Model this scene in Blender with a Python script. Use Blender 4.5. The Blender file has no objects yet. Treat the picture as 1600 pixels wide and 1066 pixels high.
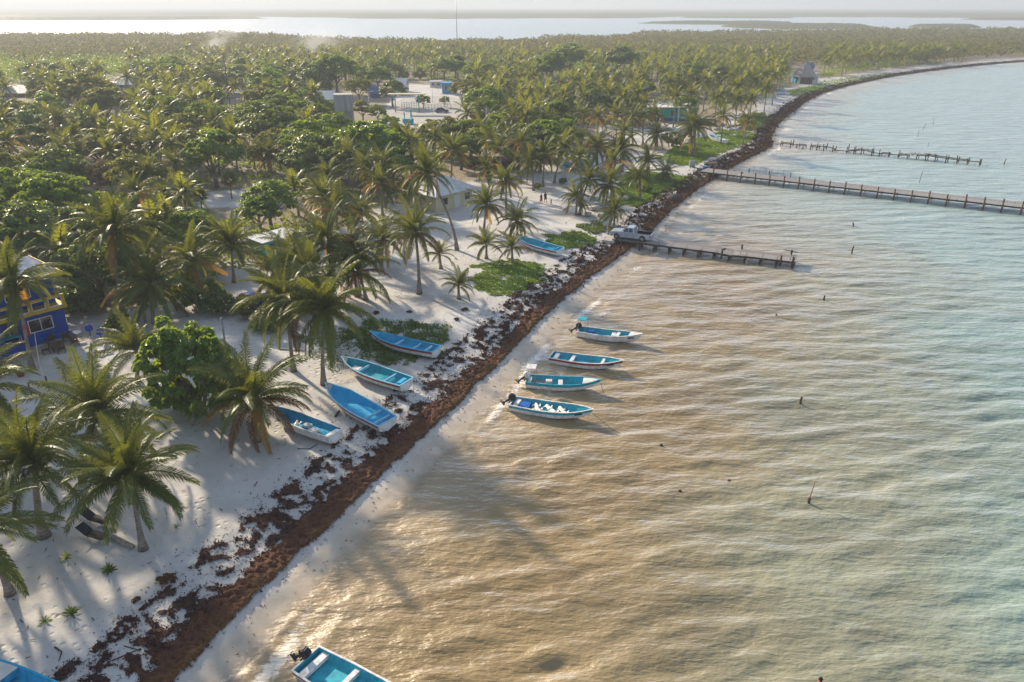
import bpy, bmesh, math, random
import numpy as np
from mathutils import Vector, Matrix

rng = np.random.default_rng(7)
random.seed(7)
S = bpy.context.scene
COL = S.collection
R = math.radians

# ------------------------------------------------------------------ camera
CAM_H, FPX = 30.0, 1200.0
TH = math.atan(523.0 / FPX)
cam_d = bpy.data.cameras.new('camera')
cam = bpy.data.objects.new('camera', cam_d)
COL.objects.link(cam)
cam.location = (0, 0, CAM_H)
cam.rotation_euler = (math.pi / 2 - TH, 0, 0)
cam_d.sensor_width = 36.0
cam_d.lens = 27.0
cam_d.clip_start = 0.5
cam_d.clip_end = 60000
S.camera = cam

# ------------------------------------------------------------------ light
SUN_EL, SUN_AZ = R(24.0), R(-41.0)          # azimuth from +Y towards +X
W = bpy.data.worlds.new('World')
S.world = W
W.use_nodes = True
wn = W.node_tree
wn.nodes.clear()
w_out = wn.nodes.new('ShaderNodeOutputWorld')
w_bg = wn.nodes.new('ShaderNodeBackground')
w_sky = wn.nodes.new('ShaderNodeTexSky')
w_sky.sky_type = 'NISHITA'
w_sky.sun_disc = False
w_sky.sun_elevation = SUN_EL
w_sky.sun_rotation = SUN_AZ
w_sky.air_density = 1.0
w_sky.dust_density = 0.25
w_sky.ozone_density = 3.0
w_bg.inputs['Strength'].default_value = 0.12
# thin high cloud veil: evens out the clear sky
w_mix = wn.nodes.new('ShaderNodeMixRGB')
w_mix.inputs['Fac'].default_value = 0.80
w_mix.inputs['Color2'].default_value = (1.98, 2.42, 3.12, 1)
wn.links.new(w_sky.outputs[0], w_mix.inputs['Color1'])
wn.links.new(w_mix.outputs[0], w_bg.inputs['Color'])
wn.links.new(w_bg.outputs[0], w_out.inputs['Surface'])

sd = bpy.data.lights.new('sun', 'SUN')
sun = bpy.data.objects.new('sun', sd)
COL.objects.link(sun)
sd.energy = 4.4
sd.angle = R(2.2)
sd.color = (1.0, 0.84, 0.62)
to_sun = Vector((math.sin(SUN_AZ) * math.cos(SUN_EL), math.cos(SUN_AZ) * math.cos(SUN_EL), math.sin(SUN_EL)))
sun.rotation_euler = to_sun.to_track_quat('Z', 'Y').to_euler()
sun.location = (-80, 60, 60)

S.view_settings.view_transform = 'Standard'
S.view_settings.look = 'None'
S.view_settings.gamma = 1.0
S.view_settings.exposure = 1.0
S.view_settings.use_curve_mapping = False
S.render.engine = 'CYCLES'
S.cycles.use_denoising = True
S.cycles.max_bounces = 6
S.cycles.diffuse_bounces = 3
S.cycles.glossy_bounces = 3
S.cycles.transmission_bounces = 4
S.cycles.volume_bounces = 0
S.cycles.transparent_max_bounces = 8
S.cycles.use_adaptive_sampling = True
S.cycles.adaptive_threshold = 0.015
S.cycles.sample_clamp_indirect = 6

# ------------------------------------------------------------------ placing helpers
CT, ST = math.cos(TH), math.sin(TH)


def ray(u, v):
    dx, dy = (u - 800) / FPX, -(v - 533) / FPX
    return Vector((dx, CT + dy * ST, -ST + dy * CT))


def P(u, v, z=0.0):
    """point of the height-z plane seen in direction (u, v)"""
    d = ray(u, v)
    t = (z - CAM_H) / d.z
    return Vector((d.x * t, d.y * t, z))


def proj(x, y, z):
    dz = z - CAM_H
    f = y * CT - dz * ST
    up = y * ST + dz * CT
    return 800 + FPX * x / f, 533 - FPX * up / f, f


def above(B, u, v):
    """point in the vertical plane y = B.y seen in direction (u, v)"""
    d = ray(u, v)
    t = B.y / d.y
    return Vector((d.x * t, B.y, CAM_H + d.z * t))


# shoreline: outer edge of the weed line, near end to far end
SHORE_PX = [(-260, 1900), (60, 1280), (250, 1078), (400, 925), (500, 832), (600, 735), (700, 643), (770, 575),
            (840, 502), (900, 450), (960, 405), (1004, 372), (1050, 325), (1110, 280), (1165, 247), (1203, 227),
            (1204, 212), (1215, 192), (1240, 172), (1262, 156), (1290, 143), (1335, 131), (1400, 118),
            (1500, 105), (1600, 96), (1750, 87), (2000, 78), (2500, 71), (3300, 66)]
_ctrl = np.array([P(u, v, 0.3).xy for u, v in SHORE_PX])


def catmull(pts, n):
    out = []
    p = np.vstack([2 * pts[0] - pts[1], pts, 2 * pts[-1] - pts[-2]])
    for i in range(1, len(p) - 2):
        p0, p1, p2, p3 = p[i - 1], p[i], p[i + 1], p[i + 2]
        d0, d1, d2 = [max(1e-6, np.linalg.norm(b - a)) ** 0.5 for a, b in ((p0, p1), (p1, p2), (p2, p3))]
        m1 = (p1 - p0) / d0 - (p2 - p0) / (d0 + d1) + (p2 - p1) / d1
        m2 = (p2 - p1) / d1 - (p3 - p1) / (d1 + d2) + (p3 - p2) / d2
        m1, m2 = m1 * d1, m2 * d1
        for k in range(n):
            t = k / n
            out.append((2 * t**3 - 3 * t**2 + 1) * p1 + (t**3 - 2 * t**2 + t) * m1 + (-2 * t**3 + 3 * t**2) * p2 + (t**3 - t**2) * m2)
    out.append(pts[-1])
    return np.array(out)


SH = catmull(_ctrl, 8)
SH_A, SH_B = SH[:-1], SH[1:]
SH_D = SH_B - SH_A
SH_L2 = (SH_D**2).sum(1)


def shore_s(xy):
    """signed distance to the weed line: + towards the sea"""
    xy = np.atleast_2d(np.asarray(xy, float))
    out = np.empty(len(xy))
    for i in range(0, len(xy), 20000):
        q = xy[i:i + 20000, None, :]
        w = q - SH_A[None]
        t = np.clip((w * SH_D).sum(2) / SH_L2, 0, 1)
        dv = w - t[..., None] * SH_D
        d2 = (dv**2).sum(2)
        k = d2.argmin(1)
        r = np.arange(len(k))
        cr = SH_D[k, 0] * dv[r, k, 1] - SH_D[k, 1] * dv[r, k, 0]
        out[i:i + 20000] = np.sqrt(d2[r, k]) * np.where(cr > 0, -1, 1)
    return out


LAG_PX = [(-900, 66), (-300, 62), (0, 61), (200, 63), (330, 61), (420, 64), (520, 69), (640, 72), (800, 70), (950, 64), (1010, 58),
          (1200, 56), (1400, 53), (1600, 51), (2100, 49)]
_lag = np.array([P(u, v, 0.0).xy for u, v in LAG_PX])
_lag_az = np.arctan2(_lag[:, 0], _lag[:, 1])
_lag_r = np.hypot(_lag[:, 0], _lag[:, 1])


def lagoon_r(x, y):
    return np.interp(np.arctan2(x, y), _lag_az, _lag_r)


def vnoise(x, y, seed=0):
    """smooth value noise 0..1"""
    x = np.asarray(x, float); y = np.asarray(y, float)
    xi, yi = np.floor(x).astype(np.int64), np.floor(y).astype(np.int64)
    fx, fy = x - xi, y - yi
    fx, fy = fx * fx * (3 - 2 * fx), fy * fy * (3 - 2 * fy)

    def h(a, b):
        n = (a * 374761393 + b * 668265263 + seed * 1442695041) & 0x7fffffff
        n = ((n ^ (n >> 13)) * 1274126177) & 0x7fffffff
        return ((n ^ (n >> 16)) & 0xffff) / 65535.0
    return (h(xi, yi) * (1 - fx) + h(xi + 1, yi) * fx) * (1 - fy) + (h(xi, yi + 1) * (1 - fx) + h(xi + 1, yi + 1) * fx) * fy


def fbm(x, y, seed=0, o=4):
    a, t, n = 0.5, 0.0, 0.0
    for k in range(o):
        t = t + a * vnoise(x * 2**k, y * 2**k, seed + k * 17); n += a; a *= 0.5
    return t / n


def sw_of(y):
    return np.interp(y, [0, 95, 118, 400], [1.6, 1.6, 0.6, 0.4])


def ground_z(x, y):
    x = np.atleast_1d(np.asarray(x, float)); y = np.atleast_1d(np.asarray(y, float))
    s = shore_s(np.stack([x, y], 1))
    k = sw_of(y) - s
    z = np.where(k > 0, 0.95 * (1 - np.exp(-np.maximum(k, 0) / 6.0)), np.maximum(-1.6, k * 0.10))
    r = np.hypot(x, y)
    lr = lagoon_r(x, y)
    z = np.where((k > 0) & (r > lr - 40), z * np.clip((lr - r) / 40, -1.5, 1), z)
    z = z + np.where(k > 4, 0.12 * (fbm(x / 6, y / 6, 3) - 0.5) * np.clip((k - 4) / 4, 0, 1), 0)
    return z


def gz(x, y):
    return float(ground_z(x, y)[0])


def G(u, v):
    p = P(u, v, 0.8)
    for _ in range(3):
        p = P(u, v, gz(p.x, p.y))
    return p


# ------------------------------------------------------------------ object helpers
def tag(o, label=None, cat=None, group=None, kind=None):
    if label: o['label'] = label
    if cat: o['category'] = cat
    if group: o['group'] = group
    if kind: o['kind'] = kind
    return o


def link(name, data, parent=None, mat=None, loc=None, rot=None):
    o = bpy.data.objects.new(name, data)
    COL.objects.link(o)
    if parent: o.parent = parent
    if mat is not None and data is not None and not data.materials:
        for m in (mat if isinstance(mat, (list, tuple)) else [mat]):
            data.materials.append(m)
    if loc is not None: o.location = loc
    if rot is not None: o.rotation_euler = rot
    return o


def empty(name, loc, rz=0.0, label=None, cat=None, group=None):
    o = bpy.data.objects.new(name, None)
    COL.objects.link(o)
    o.location = loc
    o.rotation_euler = (0, 0, rz)
    o.empty_display_size = 0.3
    return tag(o, label, cat, group)


def mesh_np(name, V, faces, smooth=False, attrs=None):
    """faces: list of (n, k) integer arrays"""
    me = bpy.data.meshes.new(name)
    V = np.asarray(V, np.float32)
    me.vertices.add(len(V))
    me.vertices.foreach_set('co', V.ravel())
    loops = np.concatenate([f.ravel() for f in faces]).astype(np.int32)
    tot = np.concatenate([np.full(len(f), f.shape[1], np.int32) for f in faces])
    st = np.concatenate([[0], np.cumsum(tot)[:-1]]).astype(np.int32)
    me.loops.add(len(loops))
    me.loops.foreach_set('vertex_index', loops)
    me.polygons.add(len(tot))
    me.polygons.foreach_set('loop_start', st)
    me.polygons.foreach_set('use_smooth', np.full(len(tot), smooth, bool))
    for k, a in (attrs or {}).items():
        at = me.attributes.new(k, 'FLOAT', 'POINT')
        at.data.foreach_set('value', np.asarray(a, np.float32))
    me.update(calc_edges=True)
    return me


class MB:
    """collects simple solids, then makes ONE mesh"""

    def __init__(self):
        self.v, self.f = [], []

    def add(self, vs, fs):
        b = len(self.v)
        self.v += [tuple(p) for p in vs]
        self.f += [tuple(b + i for i in f) for f in fs]
        return self

    def box(self, c, s, rz=0.0, M=None):
        x, y, z = (a / 2 for a in s)
        vs = [Vector((i * x, j * y, k * z)) for k in (-1, 1) for j in (-1, 1) for i in (-1, 1)]
        m = M if M is not None else Matrix.Rotation(rz, 3, 'Z')
        vs = [m @ p + Vector(c) for p in vs]
        return self.add(vs, [(0, 2, 3, 1), (4, 5, 7, 6), (0, 1, 5, 4), (2, 6, 7, 3), (0, 4, 6, 2), (1, 3, 7, 5)])

    def bar(self, a, b, w, h=None):
        """rectangular bar from a to b"""
        a, b = Vector(a), Vector(b)
        h = h or w
        d = b - a
        q = d.to_track_quat('X', 'Z').to_matrix()
        return self.box((a + b) / 2, (d.length, w, h), M=q)

    def tube(self, pts, rad, n=6, cap=True):
        pts = [Vector(p) for p in pts]
        if not hasattr(rad, '__len__'): rad = [rad] * len(pts)
        b = len(self.v)
        up = Vector((0.31, 0.2, 0.93)) if abs((pts[-1] - pts[0]).normalized().z) < 0.8 else Vector((1, 0.1, 0))
        for i, p in enumerate(pts):
            t = (pts[min(i + 1, len(pts) - 1)] - pts[max(i - 1, 0)]).normalized()
            a = t.cross(up).normalized(); c = t.cross(a)
            for k in range(n):
                w = 2 * math.pi * k / n
                self.v.append(tuple(p + (a * math.cos(w) + c * math.sin(w)) * rad[i]))
        for i in range(len(pts) - 1):
            for k in range(n):
                k2 = (k + 1) % n
                self.f.append((b + i * n + k, b + (i + 1) * n + k, b + (i + 1) * n + k2, b + i * n + k2))
        if cap:
            self.f.append(tuple(b + k for k in range(n)))
            e = b + (len(pts) - 1) * n
            self.f.append(tuple(e + k for k in reversed(range(n))))
        return self

    def prism(self, poly, y0, y1):
        """polygon in x-z, extruded along y"""
        n = len(poly)
        vs = [(x, y0, z) for x, z in poly] + [(x, y1, z) for x, z in poly]
        fs = [tuple(range(n)), tuple(reversed(range(n, 2 * n)))]
        fs += [(i, n + i, n + (i + 1) % n, (i + 1) % n) for i in range(n)]
        return self.add(vs, fs)

    def ball(self, c, r, n=8, m=6, sq=(1, 1, 1)):
        vs = [(c[0], c[1], c[2] - r * sq[2])]
        for j in range(1, m):
            a = math.pi * j / m - math.pi / 2
            for i in range(n):
                w = 2 * math.pi * i / n
                vs.append((c[0] + r * sq[0] * math.cos(a) * math.cos(w), c[1] + r * sq[1] * math.cos(a) * math.sin(w), c[2] + r * sq[2] * math.sin(a)))
        vs.append((c[0], c[1], c[2] + r * sq[2]))
        fs = [(0, 1 + (i + 1) % n, 1 + i) for i in range(n)]
        for j in range(m - 2):
            for i in range(n):
                fs.append((1 + j * n + i, 1 + j * n + (i + 1) % n, 1 + (j + 1) * n + (i + 1) % n, 1 + (j + 1) * n + i))
        e = len(vs) - 1
        fs += [(e, 1 + (m - 2) * n + i, 1 + (m - 2) * n + (i + 1) % n) for i in range(n)]
        return self.add(vs, fs)

    def mesh(self, name, bevel=0.0, smooth=False, seg=1):
        me = bpy.data.meshes.new(name)
        me.from_pydata(self.v, [], self.f)
        bm = bmesh.new(); bm.from_mesh(me)
        bmesh.ops.recalc_face_normals(bm, faces=bm.faces)
        if bevel:
            ed = [e for e in bm.edges if len(e.link_faces) == 2 and e.calc_face_angle(0) > 0.6]
            bmesh.ops.bevel(bm, geom=ed, offset=bevel, segments=seg, affect='EDGES', clamp_overlap=True)
        for f in bm.faces: f.smooth = smooth
        bm.to_mesh(me); bm.free()
        return me

    def build(self, name, mat, parent=None, bevel=0.0, smooth=False, loc=None, rot=None, seg=1):
        return link(name, self.mesh(name, bevel, smooth, seg), parent, mat, loc, rot)


# ------------------------------------------------------------------ materials
class NT:
    def __init__(self, name):
        self.m = bpy.data.materials.new(name)
        self.m.use_nodes = True
        self.t = self.m.node_tree
        self.t.nodes.clear()
        self.out = self.t.nodes.new('ShaderNodeOutputMaterial')

    def put(self, sock, v):
        if isinstance(v, bpy.types.NodeSocket): self.t.links.new(v, sock)
        elif isinstance(v, (tuple, list)) and len(v) == 3 and sock.type == 'RGBA': sock.default_value = (*v, 1)
        else: sock.default_value = v

    def n(self, kind, ins=None, o=0, **props):
        nd = self.t.nodes.new('ShaderNode' + kind)
        for k, v in props.items(): setattr(nd, k, v)
        for k, v in (ins or {}).items(): self.put(nd.inputs[k], v)
        return nd.outputs[o]

    def mix(self, f, a, b, bt='MIX'):
        return self.n('MixRGB', {'Fac': f, 'Color1': a, 'Color2': b}, blend_type=bt)

    def ma(self, op, a, b=0.0, c=0.0, clamp=False):
        return self.n('Math', {0: a, 1: b, 2: c}, operation=op, use_clamp=clamp)

    def ss(self, x, lo, hi, a=0.0, b=1.0):
        return self.n('MapRange', {'Value': x, 'From Min': lo, 'From Max': hi, 'To Min': a, 'To Max': b}, interpolation_type='SMOOTHSTEP')

    def noise(self, vec, scale, detail=3.0, rough=0.55, o=0):
        return self.n('TexNoise', {'Vector': vec, 'Scale': scale, 'Detail': detail, 'Roughness': rough}, o=o)

    def ramp(self, f, stops):
        nd = self.t.nodes.new('ShaderNodeValToRGB')
        self.t.links.new(f, nd.inputs[0])
        el = nd.color_ramp.elements
        while len(el) < len(stops): el.new(0.5)
        for e, (p, c) in zip(el, stops):
            e.position = p; e.color = (*c, 1)
        return nd.outputs[0]

    def attr(self, name, o=2):
        return self.n('Attribute', o=o, attribute_name=name)

    def bump(self, h, strength, dist, normal=None):
        ins = {'Height': h, 'Strength': strength, 'Distance': dist}
        if normal is not None: ins['Normal'] = normal
        return self.n('Bump', ins)

    def surf(self, s):
        self.t.links.new(s, self.out.inputs['Surface'])
        return self.m

    def pbr(self, color, rough=0.6, normal=None, metal=0.0, spec=0.5, **kw):
        ins = {'Base Color': color, 'Roughness': rough, 'Metallic': metal, 'Specular IOR Level': spec}
        if normal is not None: ins['Normal'] = normal
        ins.update(kw)
        return self.n('BsdfPrincipled', ins)


def simple(name, c1, c2=None, scale=3.0, rough=0.6, bump=0.0, bscale=25.0, metal=0.0, streak=False, spec=0.2):
    t = NT(name)
    co = t.n('TexCoord', o=3)
    c2 = c2 or tuple(a * 0.72 for a in c1)
    v = co
    if streak:
        v = t.n('Mapping', {'Vector': co, 'Scale': (1, 1, 0.12)})
    f = t.ss(t.noise(v, scale, 5, 0.65), 0.35, 0.68)
    nm = t.bump(t.noise(co, bscale, 4), 0.5, bump) if bump else None
    rr = t.ss(t.noise(co, scale * 1.7, 3), 0.3, 0.7, max(0.02, rough - 0.1), min(1, rough + 0.1))
    return t.surf(t.pbr(t.mix(f, c1, c2), rr, nm, metal, spec))


def leaf_mat(name, dark, light, back, trans=0.35, rough=0.45, spec=0.5, objvar=0.5):
    """leaf: per-leaf and per-object colour, part of the light passes through"""
    t = NT(name)
    isl = t.n('NewGeometry', o=8)
    ob = t.n('ObjectInfo', o=5)
    f = t.ma('ADD', t.ma('MULTIPLY', isl, 1 - objvar), t.ma('MULTIPLY', ob, objvar))
    c = t.mix(f, dark, light)
    tc = t.mix(f, tuple(a * 0.8 for a in back), back)
    p = t.pbr(c, rough, None, 0, spec)
    tr = t.n('BsdfTranslucent', {'Color': tc})
    return t.surf(t.n('MixShader', {0: trans, 1: p, 2: tr}))


MAT = {}
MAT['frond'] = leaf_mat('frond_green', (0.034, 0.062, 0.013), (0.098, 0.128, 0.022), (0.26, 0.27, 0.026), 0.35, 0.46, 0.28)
MAT['frond_yellow'] = leaf_mat('frond_yellow', (0.20, 0.13, 0.02), (0.27, 0.17, 0.03), (0.55, 0.28, 0.03), 0.42, 0.45, 0.5)  # old fronds; warm sun glow of backlit fronds is painted in with it too
MAT['frond_brown'] = leaf_mat('frond_brown', (0.10, 0.055, 0.025), (0.17, 0.09, 0.035), (0.22, 0.11, 0.03), 0.25, 0.7, 0.2)
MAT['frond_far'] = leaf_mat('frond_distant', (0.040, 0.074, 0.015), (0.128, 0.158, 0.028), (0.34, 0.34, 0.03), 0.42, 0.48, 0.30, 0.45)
MAT['leaf_dark'] = leaf_mat('leaf_dark', (0.038, 0.082, 0.013), (0.110, 0.160, 0.024), (0.27, 0.34, 0.02), 0.38, 0.42, 0.5, 0.25)
MAT['leaf_mid'] = leaf_mat('leaf_mid', (0.052, 0.110, 0.013), (0.138, 0.212, 0.026), (0.36, 0.46, 0.02), 0.42, 0.52, 0.22, 0.25)
MAT['leaf_bright'] = leaf_mat('leaf_bright', (0.045, 0.105, 0.014), (0.120, 0.200, 0.026), (0.38, 0.50, 0.03), 0.45, 0.40, 0.45, 0.05)
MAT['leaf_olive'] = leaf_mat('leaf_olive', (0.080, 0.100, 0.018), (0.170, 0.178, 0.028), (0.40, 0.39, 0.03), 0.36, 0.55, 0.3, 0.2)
MAT['leaf_dry'] = leaf_mat('leaf_dry', (0.17, 0.12, 0.055), (0.26, 0.18, 0.08), (0.3, 0.2, 0.07), 0.3, 0.7, 0.2, 0.1)
MAT['leaf_mangrove'] = leaf_mat('leaf_mangrove', (0.075, 0.085, 0.022), (0.165, 0.150, 0.035), (0.30, 0.26, 0.04), 0.3, 0.7, 0.08, 0.0)
MAT['herb'] = leaf_mat('herb_leaf', (0.085, 0.185, 0.010), (0.19, 0.275, 0.018), (0.32, 0.44, 0.02), 0.3, 0.5, 0.3, 0.0)
MAT['herb_dark'] = leaf_mat('herb_leaf_dark', (0.048, 0.105, 0.012), (0.11, 0.165, 0.018), (0.21, 0.28, 0.02), 0.3, 0.55, 0.3, 0.0)
MAT['white'] = simple('white_paint', (0.72, 0.72, 0.71), (0.48, 0.46, 0.43), 3.0, 0.4, 0.002)
MAT['hull_white'] = simple('hull_white', (0.74, 0.74, 0.73), (0.52, 0.49, 0.45), 3.0, 0.38, 0.002, spec=0.4)
MAT['boat_blue'] = simple('boat_blue', (0.018, 0.34, 0.56), (0.03, 0.22, 0.36), 3.2, 0.5, 0.003)
MAT['boat_blue_light'] = simple('boat_blue_light', (0.040, 0.41, 0.66), (0.025, 0.30, 0.56), 2.4, 0.5, 0.003)
MAT['boat_teal'] = simple('boat_teal', (0.020, 0.37, 0.47), (0.04, 0.24, 0.31), 3.2, 0.5, 0.003)
MAT['boat_deep'] = simple('boat_deep_blue', (0.012, 0.12, 0.42), (0.01, 0.07, 0.28), 2.4, 0.5, 0.003)
MAT['gun_pale'] = simple('gunwale_pale_blue', (0.30, 0.56, 0.70), (0.20, 0.44, 0.60), 3.0, 0.45)
MAT['red_stripe'] = simple('red_stripe', (0.34, 0.040, 0.028), (0.22, 0.035, 0.025), 4, 0.45)
MAT['teal_stripe'] = simple('teal_stripe', (0.02, 0.32, 0.40), (0.015, 0.22, 0.30), 4, 0.45)
MAT['black'] = simple('black_plastic', (0.018, 0.018, 0.02), (0.03, 0.03, 0.032), 5, 0.4)
MAT['dark_metal'] = simple('dark_metal', (0.06, 0.06, 0.065), (0.03, 0.03, 0.03), 5, 0.45, metal=0.6)
MAT['grey_metal'] = simple('grey_metal', (0.38, 0.39, 0.40), (0.26, 0.26, 0.26), 5, 0.4, metal=0.5)
MAT['wood_grey'] = simple('weathered_wood', (0.31, 0.29, 0.285), (0.18, 0.165, 0.16), 3.5, 0.85, 0.006, 18)
MAT['wood_dark'] = simple('wet_wood', (0.085, 0.062, 0.048), (0.045, 0.032, 0.026), 4, 0.75, 0.01, 14)
MAT['wood_brown'] = simple('brown_wood', (0.14, 0.085, 0.05), (0.085, 0.05, 0.03), 4, 0.7, 0.006, 14)
MAT['bark'] = simple('bark', (0.20, 0.165, 0.13), (0.11, 0.085, 0.065), 5, 0.9, 0.02, 12)
MAT['concrete'] = simple('concrete', (0.36, 0.36, 0.35), (0.24, 0.24, 0.235), 1.2, 0.85, 0.01, 10, streak=True)
MAT['pale_concrete'] = simple('pale_concrete', (0.44, 0.42, 0.39), (0.30, 0.28, 0.25), 1.1, 0.85, 0.01, 10)
MAT['house_blue'] = simple('house_blue', (0.010, 0.070, 0.34), (0.010, 0.045, 0.22), 0.9, 0.65, 0.004, 20, streak=True)
MAT['house_yellow'] = simple('house_yellow', (0.50, 0.34, 0.02), (0.40, 0.25, 0.02), 1.2, 0.65, 0.004, 20, streak=True)
MAT['wall_cream'] = simple('wall_cream', (0.56, 0.50, 0.33), (0.44, 0.39, 0.25), 1.0, 0.75, 0.004, 20, streak=True)
MAT['wall_turq'] = simple('wall_turquoise', (0.02, 0.36, 0.30), (0.016, 0.27, 0.23), 0.8, 0.7, 0.004, 20, streak=True)
MAT['wall_sky'] = simple('wall_sky_blue', (0.07, 0.27, 0.48), (0.05, 0.2, 0.38), 0.8, 0.7)
MAT['wall_white'] = simple('wall_white', (0.62, 0.61, 0.58), (0.46, 0.44, 0.41), 0.7, 0.75, 0.004, 20, streak=True)
MAT['wall_red'] = simple('wall_red_brown', (0.26, 0.075, 0.035), (0.18, 0.05, 0.03), 0.9, 0.8, 0.004, 20)
MAT['roof_tin'] = simple('roof_tin', (0.50, 0.52, 0.53), (0.38, 0.38, 0.38), 0.6, 0.45, 0.004, 8, metal=0.25)
MAT['roof_blue'] = simple('roof_blue_grey', (0.075, 0.12, 0.20), (0.05, 0.085, 0.15), 0.6, 0.9)
MAT['thatch'] = simple('thatch', (0.34, 0.30, 0.26), (0.21, 0.18, 0.155), 5, 0.95, 0.05, 9)
MAT['glass'] = simple('window_glass', (0.012, 0.014, 0.016), (0.02, 0.022, 0.024), 2, 0.08, spec=0.7)
MAT['red_sign'] = simple('red_sign', (0.42, 0.03, 0.02), (0.34, 0.025, 0.02), 3, 0.5)
MAT['skin'] = simple('skin', (0.30, 0.15, 0.09), (0.25, 0.12, 0.07), 6, 0.55)
MAT['hair'] = simple('hair', (0.012, 0.009, 0.008), (0.02, 0.015, 0.012), 9, 0.6)
MAT['cloth_red'] = simple('cloth_red', (0.32, 0.06, 0.07), (0.25, 0.045, 0.05), 7, 0.85)
MAT['cloth_dark'] = simple('cloth_dark', (0.03, 0.03, 0.045), (0.05, 0.045, 0.05), 7, 0.85)
MAT['cloth_blue'] = simple('cloth_blue', (0.03, 0.11, 0.33), (0.025, 0.08, 0.24), 7, 0.85)
MAT['stone'] = simple('stone', (0.33, 0.32, 0.31), (0.2, 0.19, 0.18), 2.4, 0.9, 0.02, 7)
MAT['stone_dark'] = simple('stone_dark', (0.075, 0.06, 0.055), (0.04, 0.034, 0.03), 2.4, 0.85, 0.03, 6)
MAT['rope'] = simple('rope', (0.20, 0.16, 0.10), (0.12, 0.09, 0.06), 20, 0.9)
MAT['driftwood'] = simple('driftwood', (0.36, 0.30, 0.25), (0.20, 0.16, 0.13), 5, 0.9, 0.02, 9)
MAT['truck'] = simple('truck_paint', (0.42, 0.49, 0.58), (0.37, 0.43, 0.51), 1.4, 0.32, metal=0.3, spec=0.5)
MAT['tyre'] = simple('tyre', (0.022, 0.021, 0.02), (0.05, 0.045, 0.04), 6, 0.85)
MAT['lamp_red'] = simple('lamp_lens_red', (0.35, 0.015, 0.012), (0.25, 0.01, 0.01), 6, 0.2)
MAT['lamp_clear'] = simple('lamp_lens_clear', (0.62, 0.63, 0.64), (0.5, 0.5, 0.5), 6, 0.15)
MAT['play_turq'] = simple('play_turquoise', (0.02, 0.42, 0.46), (0.016, 0.32, 0.36), 1.5, 0.5)
MAT['lounger'] = simple('lounger_mesh', (0.016, 0.016, 0.018), (0.03, 0.03, 0.032), 8, 0.7)

# palm bark with leaf-scar rings
_t = NT('palm_bark')
_co = _t.n('TexCoord', o=3)
_w = _t.n('TexWave', {'Vector': _co, 'Scale': 1.6, 'Distortion': 1.2, 'Detail': 2.0}, o=1, bands_direction='Z')
_f = _t.ss(_t.noise(_co, 2.2, 4), 0.35, 0.7)
_c = _t.mix(_f, (0.30, 0.255, 0.215), (0.16, 0.125, 0.10))
_c = _t.mix(_t.ma('MULTIPLY', _w, 0.35), _c, (0.10, 0.08, 0.065))
MAT['palm_bark'] = _t.surf(_t.pbr(_c, 0.9, _t.bump(_w, 0.6, 0.04), spec=0.2))

# ================================================================== GROUND
def polar_grid(rs, az):
    rr, aa = np.meshgrid(rs, az, indexing='ij')
    x, y = (rr * np.sin(aa)).ravel(), (rr * np.cos(aa)).ravel()
    nr, na = len(rs), len(az)
    i = np.arange((nr - 1) * (na - 1))
    a = (i // (na - 1)) * na + i % (na - 1)
    q = np.stack([a, a + 1, a + na + 1, a + na], 1)
    return x, y, q


def in_poly(x, y, poly):
    ins = np.zeros(len(x), bool)
    j = len(poly) - 1
    for i in range(len(poly)):
        xi, yi = poly[i]; xj, yj = poly[j]
        c = ((yi > y) != (yj > y)) & (x < (xj - xi) * (y - yi) / (yj - yi + 1e-12) + xi)
        ins ^= c
        j = i
    return ins


CLEAR_PX = [
    [(598, 206), (606, 165), (618, 140), (640, 132), (690, 134), (725, 146), (745, 160), (740, 182), (700, 190), (660, 212)],
    [(312, 300), (392, 296), (402, 322), (306, 328)],
    [(1035, 260), (1110, 266), (1112, 273), (1035, 271)],
    [(930, 196), (1015, 200), (1045, 192), (1075, 200), (1062, 212), (1005, 228), (935, 222)],
    [(880, 228), (960, 235), (960, 262), (890, 275)],
    [(318, 488), (385, 462), (440, 450), (440, 480), (385, 515), (320, 520)],
    [(560, 320), (760, 320), (800, 470), (560, 470)],
    [(952, 318), (985, 258), (1035, 266), (1092, 280), (1042, 302), (990, 328)],
    [(1030, 246), (1040, 232), (1090, 212), (1190, 205), (1170, 226), (1110, 248), (1078, 265)],
]
CLEAR = [np.array([P(u, v, 0.9).xy for u, v in pl]) for pl in CLEAR_PX]


def beach_w(y):
    return np.interp(y, [0, 150, 172, 230, 500], [37, 34, 15, 12, 11])


rs = np.concatenate([np.geomspace(14, 420, 440), np.geomspace(426, 9000, 110)])
az = np.linspace(R(-54), R(54), 340)
gx, gy, gq = polar_grid(rs, az)
gs = shore_s(np.stack([gx, gy], 1))
gzv = ground_z(gx, gy)
g_r = np.hypot(gx, gy)
n1 = fbm(gx / 9, gy / 9, 11)
veg = np.clip((-gs - beach_w(gy) + (n1 - 0.5) * 16) / 6, 0, 1)
for pl in CLEAR:
    veg[in_poly(gx, gy, pl)] = 0.05
# scuffed, trodden sand relief
foot = (fbm(gx / 0.7, gy / 0.7, 21, 3) - 0.5) * 0.10 * np.clip((-gs - 1) / 3, 0, 1) * (g_r < 160)
gzv = gzv + foot
gme = mesh_np('ground', np.stack([gx, gy, gzv], 1), [gq], True, {'s': gs - (sw_of(gy) - 1.6), 'veg': veg})

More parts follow.
